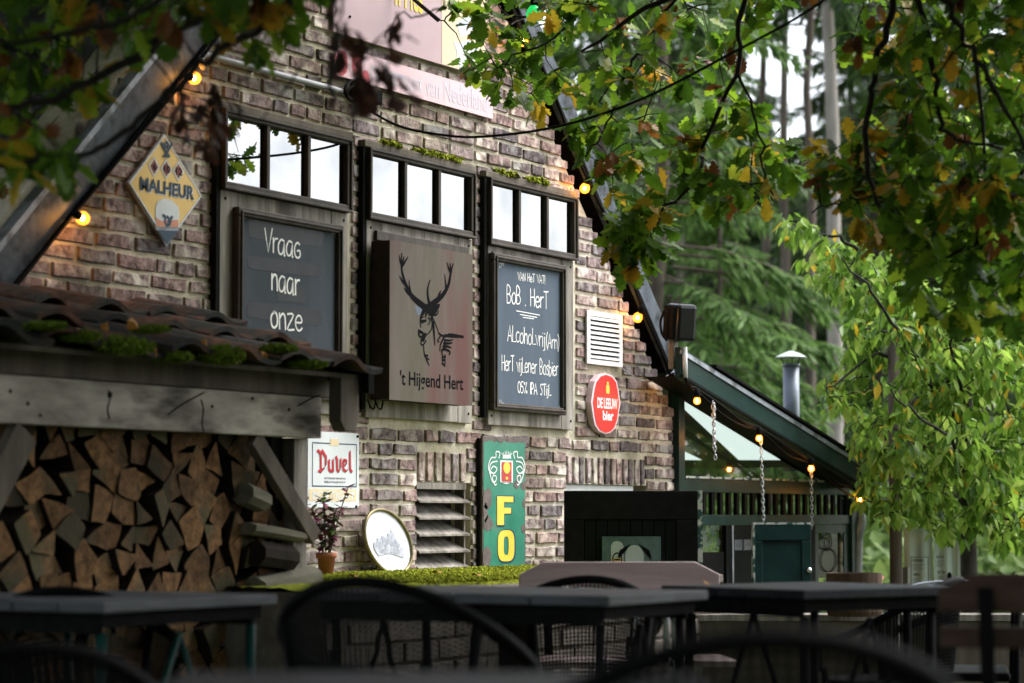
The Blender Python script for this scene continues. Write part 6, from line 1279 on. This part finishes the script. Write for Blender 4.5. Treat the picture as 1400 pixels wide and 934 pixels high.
# leaves by region of the view: (polygon, clusters, depth range, size range, share of yellow, brown)
REG = [
 ([(610, -30), (760, -30), (760, 120), (720, 160), (690, 130), (655, 120), (628, 60), (612, 35)], 44, (8.0, 8.6), (.075, .10), .10, .05),
 ([(740, -30), (1010, -30), (1000, 110), (960, 190), (900, 215), (850, 190), (800, 150), (760, 110)], 66, (7.3, 8.3), (.08, .10), .12, .06),
 ([(790, 150), (870, 180), (880, 230), (830, 260), (795, 225)], 14, (7.6, 7.9), (.08, .10), .05, .12),
 ([(835, 280), (905, 260), (925, 300), (900, 350), (868, 368), (832, 345), (828, 310)], 30, (7.3, 7.6), (.085, .105), .12, .05),
 ([(920, 190), (985, 110), (1050, 170), (1100, 250), (1050, 300), (980, 290), (930, 260)], 46, (7.0, 7.6), (.08, .10), .14, .08),
 ([(1000, -30), (1140, -30), (1110, 5), (1040, 15), (1040, 60), (1000, 80)], 12, (6.9, 7.4), (.08, .10), .05, .1),
 ([(1135, 190), (1200, 170), (1230, 300), (1200, 330), (1150, 260), (1110, 255)], 40, (6.3, 6.8), (.08, .10), .26, .12),
 ([(1185, -40), (1420, -40), (1420, 300), (1260, 330), (1215, 290), (1200, 150), (1160, 60)], 180, (5.8, 7.4), (.08, .105), .13, .06),
 ([(1225, 270), (1420, 250), (1420, 440), (1340, 430), (1270, 420), (1230, 350)], 85, (5.9, 6.8), (.08, .105), .10, .07),
 ([(-40, -40), (290, -40), (280, 20), (160, 70), (90, 190), (40, 230), (-40, 250)], 66, (5.8, 7.2), (.075, .10), .12, .12),
 ([(270, -40), (450, -40), (400, 20), (380, 60), (300, 70)], 20, (5.8, 6.6), (.08, .10), .1, .1),
 ([(30, 180), (110, 190), (80, 240), (20, 250)], 7, (5.6, 6.3), (.08, .10), .1, .1),
 ([(465, 45), (540, 30), (565, 80), (530, 150), (470, 120)], 14, (5.2, 5.8), (.055, .08), 0, 1.0),
 ([(520, 105), (570, 100), (575, 130), (530, 140)], 3, (5.3, 5.6), (.05, .07), 0, 1.0),
 ([(200, 130), (330, 110), (310, 200), (240, 190)], 12, (5.8, 6.6), (.055, .075), 0, 1.0),
]
LP = []; LD = []; LS = []; LC = []; LF = []
pend = []
for ri, (poly, nc, dr, sr, py_, pb_) in enumerate(REG):
    xs_ = [p[0] for p in poly]; ys_ = [p[1] for p in poly]; k = 0
    while k < nc:
        x, y = rng.uniform(min(xs_), max(xs_)), rng.uniform(min(ys_), max(ys_))
        if inpoly(x, y, poly): pend.append((D(x, y, rng.uniform(*dr)+(1.6 if 3 <= dr[0] and poly[0][0] > 560 else 0)), sr, py_, pb_, True)); k += 1
for k in range(600): pend.append((Q(rng.uniform(-5, -.6), rng.uniform(5.5, 10.2), rng.uniform(3.4, 4.7)), (.13, .18), .06, .06, False))  # unseen clusters added to darken the left of the wall
for k in range(480): pend.append((Q(rng.uniform(1.0, 3.4), rng.uniform(4.5, 8.2), rng.uniform(3.0, 4.4)), (.13, .18), .06, .06, False))  # unseen clusters added to darken the boughs at the top right
# canopy above and behind the frame: unseen part of the crown, added to shade the terrace
for k in range(2500):
    r_, d_, z_ = rng.uniform(-3.9, 2.0), rng.uniform(.6, 9.4), rng.uniform(3.25, 5.0)
    if r_ > .6 and rng.random() < .75 or .95+.213*d_+.15 > z_: continue
    pend.append((Q(r_, d_, z_), (.12, .17), .06, .06, False))
base = np.array(T.N); pend.sort(key=lambda q: ((base-q[0])**2).sum(1).min())
for (p, sr, py_, pb_, front) in pend:
    dd = T.attach(p, .0032 if front else .006, .0014); dd = dd/(np.linalg.norm(dd)+1e-6)
    colr = rng.random(); cl = 3 if pb_ > .9 else 2 if colr < pb_ else (1 if colr < pb_+py_ else 0); nl = rng.integers(4, 8) if cl == 0 or pb_ < .9 else rng.integers(3, 5)
    for j in range(nl):
        v = rng.normal(0, 1, 3); v /= np.linalg.norm(v); v = v*.85+dd*.45+np.array([0, 0, -.45 if cl < 2 else -1.2]); LP.append(p+rng.normal(0, .015, 3)); LD.append(v); LS.append(rng.uniform(*sr)*(.8 if cl >= 2 else 1)); LC.append(cl if rng.random() < .8 else 0 if pb_ < .9 else 3); LF.append(front)
T.mesh('branches', M['twig'], OAK)
LP, LD, LS, LC, LF = map(np.array, (LP, LD, LS, LC, LF)); RL = rng.uniform(-.9, .9, len(LP))+np.where(rng.random(len(LP)) < .25, math.pi, 0)
MO = [leafmat('oak_green', [(0, (.035, .085, .008)), (.35, (.07, .155, .012)), (.7, (.13, .25, .016)), (.92, (.22, .33, .02)), (1, (.30, .34, .03))], .55), leafmat('oak_yellow', [(0, (.28, .22, .02)), (.5, (.42, .30, .02)), (1, (.45, .22, .02))]), leafmat('oak_brown', [(0, (.07, .028, .012)), (.5, (.18, .065, .02)), (.8, (.32, .13, .02)), (1, (.10, .04, .02))], .3), leafmat('withered', [(0, (.025, .011, .008)), (.6, (.06, .022, .014)), (1, (.11, .04, .022))], .25)]
pr = np.array([proj(p) for p in LP]); infr = (pr[:, 0] > 0) & (pr[:, 0] < 1400) & (pr[:, 1] > 0) & (pr[:, 1] < 700) & LF
rk = np.where(infr, LS/pr[:, 2], 0); idx = np.argsort(-rk)[:300]; mask = np.ones(len(LP), bool); mask[idx] = False
leaf_things(oak_leaf(), LP[idx], LD[idx], RL[idx], LS[idx], LC[idx], MO, OAK)
m1 = mask & LF; leaf_stuff('foliage', oak_leaf(), LP[m1], LD[m1], RL[m1], LS[m1], LC[m1], MO, OAK)
m2 = mask & ~LF; leaf_stuff('added_shade_foliage', plain_leaf(.3), LP[m2], LD[m2], RL[m2], LS[m2]*1.9, LC[m2], MO, OAK)  # unseen canopy leaves, enlarged to block more sky light
# ------------------------------------------------------------------ bright cherry tree at the right
CR = Q(620*14.4/F, 14.4, -.25); CH = thing('cherry_tree', CR, 'bright lime-green cherry tree with drooping pointed leaves beside the glasshouse', 'tree')
T2 = Tree(CR)
tp = smoothpath([CR, CR+np.array([.03, 0, .8]), CR+np.array([-.02, 0, 1.5]), CR+np.array([.05, .0, 2.3]), CR+np.array([.1, 0, 3.0])], 5); b = MB(); b.tube(tp, list(np.linspace(.060, .03, len(tp))), 12); b.build('trunk', M['bark'], CH, True); T2.N += tp[4:]
def cb(pts, r0, r1): return T2.branch([D(*p) for p in pts], r0, r1, .012)
cb([(1322, 600, 14.2), (1240, 470, 13.2), (1190, 400, 12.95), (1150, 352, 12.9)], .014, .004); cb([(1325, 560, 13.6), (1300, 470, 12.9), (1330, 420, 12.8)], .012, .004); cb([(1322, 650, 13.6), (1300, 600, 12.9), (1245, 560, 12.7), (1215, 525, 12.7)], .012, .004)
cb([(1325, 560, 14.4), (1250, 430, 14.2), (1180, 350, 14.0), (1120, 318, 13.9), (1070, 302, 13.8)], .02, .004)
cb([(1322, 620, 14.4), (1260, 500, 13.9), (1200, 490, 13.5), (1130, 530, 13.2)], .018, .004)
cb([(1322, 600, 14.4), (1280, 470, 13.8), (1215, 450, 13.3), (1165, 460, 13.1)], .014, .004)
cb([(1322, 660, 14.4), (1250, 600, 13.6), (1190, 620, 13.2), (1165, 600, 13.1)], .015, .004)
cb([(1322, 680, 14.4), (1270, 680, 13.6), (1210, 700, 13.3), (1190, 715, 13.2)], .013, .004)
cb([(1325, 640, 14.4), (1370, 600, 13.8), (1420, 560, 13.5)], .016, .005); cb([(1325, 690, 14.4), (1370, 710, 13.6), (1420, 700, 13.4)], .012, .004); cb([(1325, 500, 14.4), (1380, 400, 14.2), (1420, 330, 14)], .016, .006)
CP = [([(1060, 295), (1110, 295), (1160, 320), (1250, 380), (1420, 380), (1420, 520), (1240, 500), (1165, 420), (1105, 390), (1095, 350), (1062, 318)], 330, (13.4, 14.8)),
 ([(1160, 430), (1240, 440), (1420, 470), (1420, 640), (1170, 625), (1132, 575), (1115, 530), (1150, 500)], 420, (12.9, 14.8)),
 ([(1165, 600), (1420, 600), (1420, 758), (1370, 758), (1325, 745), (1290, 735), (1240, 706), (1190, 735), (1172, 690)], 330, (12.9, 14.6))]
pend = []
for poly, nc, dr in CP:
    xs_ = [p[0] for p in poly]; ys_ = [p[1] for p in poly]; k = 0
    while k < nc:
        x, y = rng.uniform(min(xs_), max(xs_)), rng.uniform(min(ys_), max(ys_))
        if inpoly(x, y, poly): pend.append(D(x, y, rng.uniform(*dr))); k += 1
for k in range(260): pend.append(Q(rng.uniform(2.2, 4.2), rng.uniform(13.2, 15.6), rng.uniform(.8, 3.6)))
base = np.array(T2.N); pend.sort(key=lambda q: ((base-q)**2).sum(1).min()); LP = []; LD = []; LS = []; LC = []
for p in pend:
    dd = T2.attach(p, .004, .0016, .12); dd = dd/(np.linalg.norm(dd)+1e-6); side = np.cross(dd, (0, 0, 1.)); side /= np.linalg.norm(side)+1e-6
    for j in range(rng.integers(5, 9)):
        LP.append(p-dd*rng.uniform(0, .14)+rng.normal(0, .012, 3)); LD.append(dd*.5+side*rng.choice([-1, 1])*rng.uniform(.2, .7)+np.array([0, 0, rng.uniform(-1.3, -.5)])+rng.normal(0, .35, 3)); LS.append(rng.uniform(.05, .115)); c = rng.random(); LC.append(1 if c < .035 else 0)
T2.mesh('branches', M['twig'], CH)
LP, LD, LS, LC = map(np.array, (LP, LD, LS, LC)); RL = rng.uniform(-.7, .7, len(LP)); pr = np.array([proj(p) for p in LP]); infr = (pr[:, 0] > 0) & (pr[:, 0] < 1400) & (pr[:, 1] > 0) & (pr[:, 1] < 780)
MC = [leafmat('cherry_green', [(0, (.07, .15, .02)), (.4, (.16, .30, .035)), (.8, (.31, .47, .07)), (1, (.42, .53, .12))], .5, .32), leafmat('cherry_yellow', [(0, (.5, .36, .02)), (1, (.6, .42, .05))])]
rk = np.where(infr, LS/pr[:, 2]**2, 0); idx = np.argsort(-rk)[:300]; mask = np.ones(len(LP), bool); mask[idx] = False
leaf_things(plain_leaf(.22), LP[idx], LD[idx], RL[idx], LS[idx], LC[idx], MC, CH); leaf_stuff('foliage', plain_leaf(.22), LP[mask], LD[mask], RL[mask], LS[mask], LC[mask], MC, CH)
# ------------------------------------------------------------------ the conifer wood behind
MN = leafmat('needles', [(0, (.020, .042, .018)), (.5, (.042, .080, .028)), (.85, (.075, .13, .038)), (1, (.11, .18, .05))], .35, .6); MNl = leafmat('light_needles', [(0, (.06, .12, .03)), (.5, (.11, .20, .05)), (1, (.18, .30, .08))], .45, .6)
def conifer(seed, H, z0, nb, L0, m, bark, rad, nsp=70, droop=.5):
    r = np.random.default_rng(seed); t = thing('conifer', (0, 0, 0), 'x', 'tree', 'conifers of the wood behind the pub'); b = MB(); pts = [np.array([r.normal(0, .03), r.normal(0, .03), z]) for z in np.linspace(0, H, 12)]; b.tube(pts, list(np.linspace(rad, .02, 12)), 9); b2 = b
    P_ = []; Dr = []; S_ = []
    for k in range(nb):
        z = z0+(H-z0)*(k/nb)**.9+r.uniform(-.1, .1); L = L0*(1-(z-z0)/(H-z0+.6))**.75*r.uniform(.6, 1.15)+.25; a = r.uniform(0, 6.28); dv = np.array([math.cos(a), math.sin(a), 0]); c0 = np.array([0, 0, z]); axis = []
        for u in np.linspace(.05, 1, 8): axis.append(c0+dv*L*u+np.array([0, 0, L*(.10*u-droop*u*u+.18*u**4)]))
        b2.tube(axis[::2], [.02, .014, .008, .003][:len(axis[::2])], 4, caps=False)
        n = int(2.0*nsp*L/L0)+12; us = r.uniform(.12, 1, n)**.7
        for u in us:
            i = min(6, int(u*7)); f_ = u*7-i; p = axis[i]*(1-f_)+axis[i+1]*f_; sd_ = np.array([-dv[1], dv[0], 0])*r.choice([-1, 1]); P_.append(p); Dr.append(dv*.55+sd_*r.uniform(.2, 1)+np.array([0, 0, r.uniform(-1.1, -.1)])); S_.append(r.uniform(.19, .42)*(1.15-.4*u))
    b.build('trunk', bark, t, True); P_ = np.array(P_); n = len(P_); V = np.array([(0, 0, 0), (.075, .22, 0), (.02, .42, 0), (.07, .62, -.02), (0, 1, -.08), (-.07, .6, -.02), (-.02, .42, 0), (-.07, .22, 0)], float)
    leaf_stuff('needle_boughs', (V, [(0, 1, 2), (0, 2, 6), (0, 6, 7), (2, 3, 4), (2, 4, 6), (6, 4, 5)]), P_, np.array(Dr), r.uniform(-.8, .8, n), np.array(S_), np.zeros(n), [m], t); return t
protos = [None]*5; protos = [conifer(1, 11, 1.2, 95, 2.3, MN, M['bark'], .10), conifer(2, 13, 3.4, 90, 2.0, MN, M['midbark'], .11), conifer(3, 9, .2, 100, 2.6, MNl, M['midbark'], .12, 90, .55), conifer(4, 15, 7.0, 80, 1.9, MN, M['palebark'], .105), conifer(5, 16, 8.3, 60, 1.9, MN, M['midbark'], .085)]
used = set()
def tree(i, px, d, label, rot=0, s=1.0, z=-.3):
    o = protos[i] if i not in used else copy_tree(protos[i]); used.add(i); p = Q((px-700)*d/F, d, z); o.location = p; o.rotation_euler = (0, 0, rot); o.scale = (s,)*3; o['label'] = label; return o
tree(2, 905, 24, 'light green drooping spruce directly right of the gable verge', 1, 1.0)
tree(3, 1143, 27, 'tall conifer with pale bare trunk left of the cherry crown', .5, 1.02)
tree(4, 1076, 33, 'thin straight conifer trunk rising above the flue pipe', 2, .95)
tree(4, 1110, 30, 'dark brown conifer trunk between the flue pipe and the pale trunk', 3, .9)
tree(4, 1047, 34, 'dark conifer trunk left of the flue pipe', 4, .95)
tree(0, 955, 40, 'full dark spruce left of the sky gap', 5, 1.0)
tree(2, 820, 30, 'pale spruce seen above the right slope of the gable', 2, 1.0)
tree(0, 1205, 34, 'tall spruce filling the view right of the sky gap', 1, 1.1)
tree(0, 1255, 38, 'dark spruce behind the oak boughs at the right', 3, 1.1)
tree(2, 985, 29, 'small bright green spruce low behind the loudspeaker', 4, .62)
tree(1, 1345, 40, 'conifer behind the cherry crown near the right edge', 2, 1.1)
for i in range(9):
    d = 40+i*3.; tree((0, 2)[i % 2], 1018+(i*61) % 135, d, 'young spruce under the sky gap between the tall bare trunks', i, (.150*d+.9)/((11, 9)[i % 2]))
k = 0
for (d0, n, a0_, a1_) in ((43, 12, 860, 1500), (50, 14, 620, 1500), (60, 15, 560, 1560), (74, 18, 520, 1600)):
    for i in range(n):
        px = a0_+(a1_-a0_)*(i+rng.uniform(.2, .8))/n; d = d0+rng.uniform(-4, 4)
        top_ = 1.0
        if 1015 < px < 1150: top_ = (.168*d+1.2)/11/((d0/48.)**.55)
        tree((int(rng.integers(0, 3)) if rng.random() < .8 else 3) if not 1015 < px < 1150 else 0, px, d, 'tall conifer among the dense wood behind the pub', rng.uniform(0, 6), top_*rng.uniform(.85, 1.05)*(d0/48.)**.55)
# unseen trees added left of and behind the seat to block sky light
for i, (x, y) in enumerate(((-15, -3), (-14.5, 1), (-14, 5), (-12, 9), (-15.5, -7), (-14.5, -10), (-9.5, 9), (-12.5, -9.5), (-10.6, -10), (-8.8, -9.3), (-7, -10), (-5.2, -9.3), (-3.4, -10), (-1.6, -9.4), (-13.5, -7))):
    o = copy_tree(protos[(0, 2)[i % 2]]); o.location = (x, y, 0); o.rotation_euler = (0, 0, i); o.scale = (1.0,)*3; o['label'] = 'unseen conifer added behind the viewer to darken the terrace'; o['group'] = 'unseen conifers added around the terrace'
# undergrowth
ug = thing('undergrowth', Q(4, 20, -.3), 'x', 'bushes'); n = 9000; P_ = []; 
for _ in range(n):
    d = rng.uniform(19, 34); px = rng.uniform(880, 1460); h = (.35+.55*math.sin(px/37.)*math.sin(d*1.3)+.4)*rng.uniform(0, 1.2); P_.append(Q((px-700)*d/F, d, -.3+max(.0, h)))
P_ = np.array(P_); DR = rng.normal(0, 1, (n, 3))+np.array([0, 0, .3]); V, Fc = plain_leaf(.3)
for o in [ug]: pass
MU = leafmat('undergrowth_green', [(0, (.05, .09, .02)), (.6, (.10, .17, .04)), (1, (.2, .27, .08))], .35, .6)
uo = leaf_stuff('undergrowth', (V, Fc), P_, DR, rng.uniform(-1, 1, n), rng.uniform(.12, .28, n), np.zeros(n), [MU], ug)
uo.parent = None; uo.location = ug.location; bpy.data.objects.remove(ug); uo.name = 'undergrowth'; tag(uo, 'pale green undergrowth on the forest floor between the trunks', 'bushes')
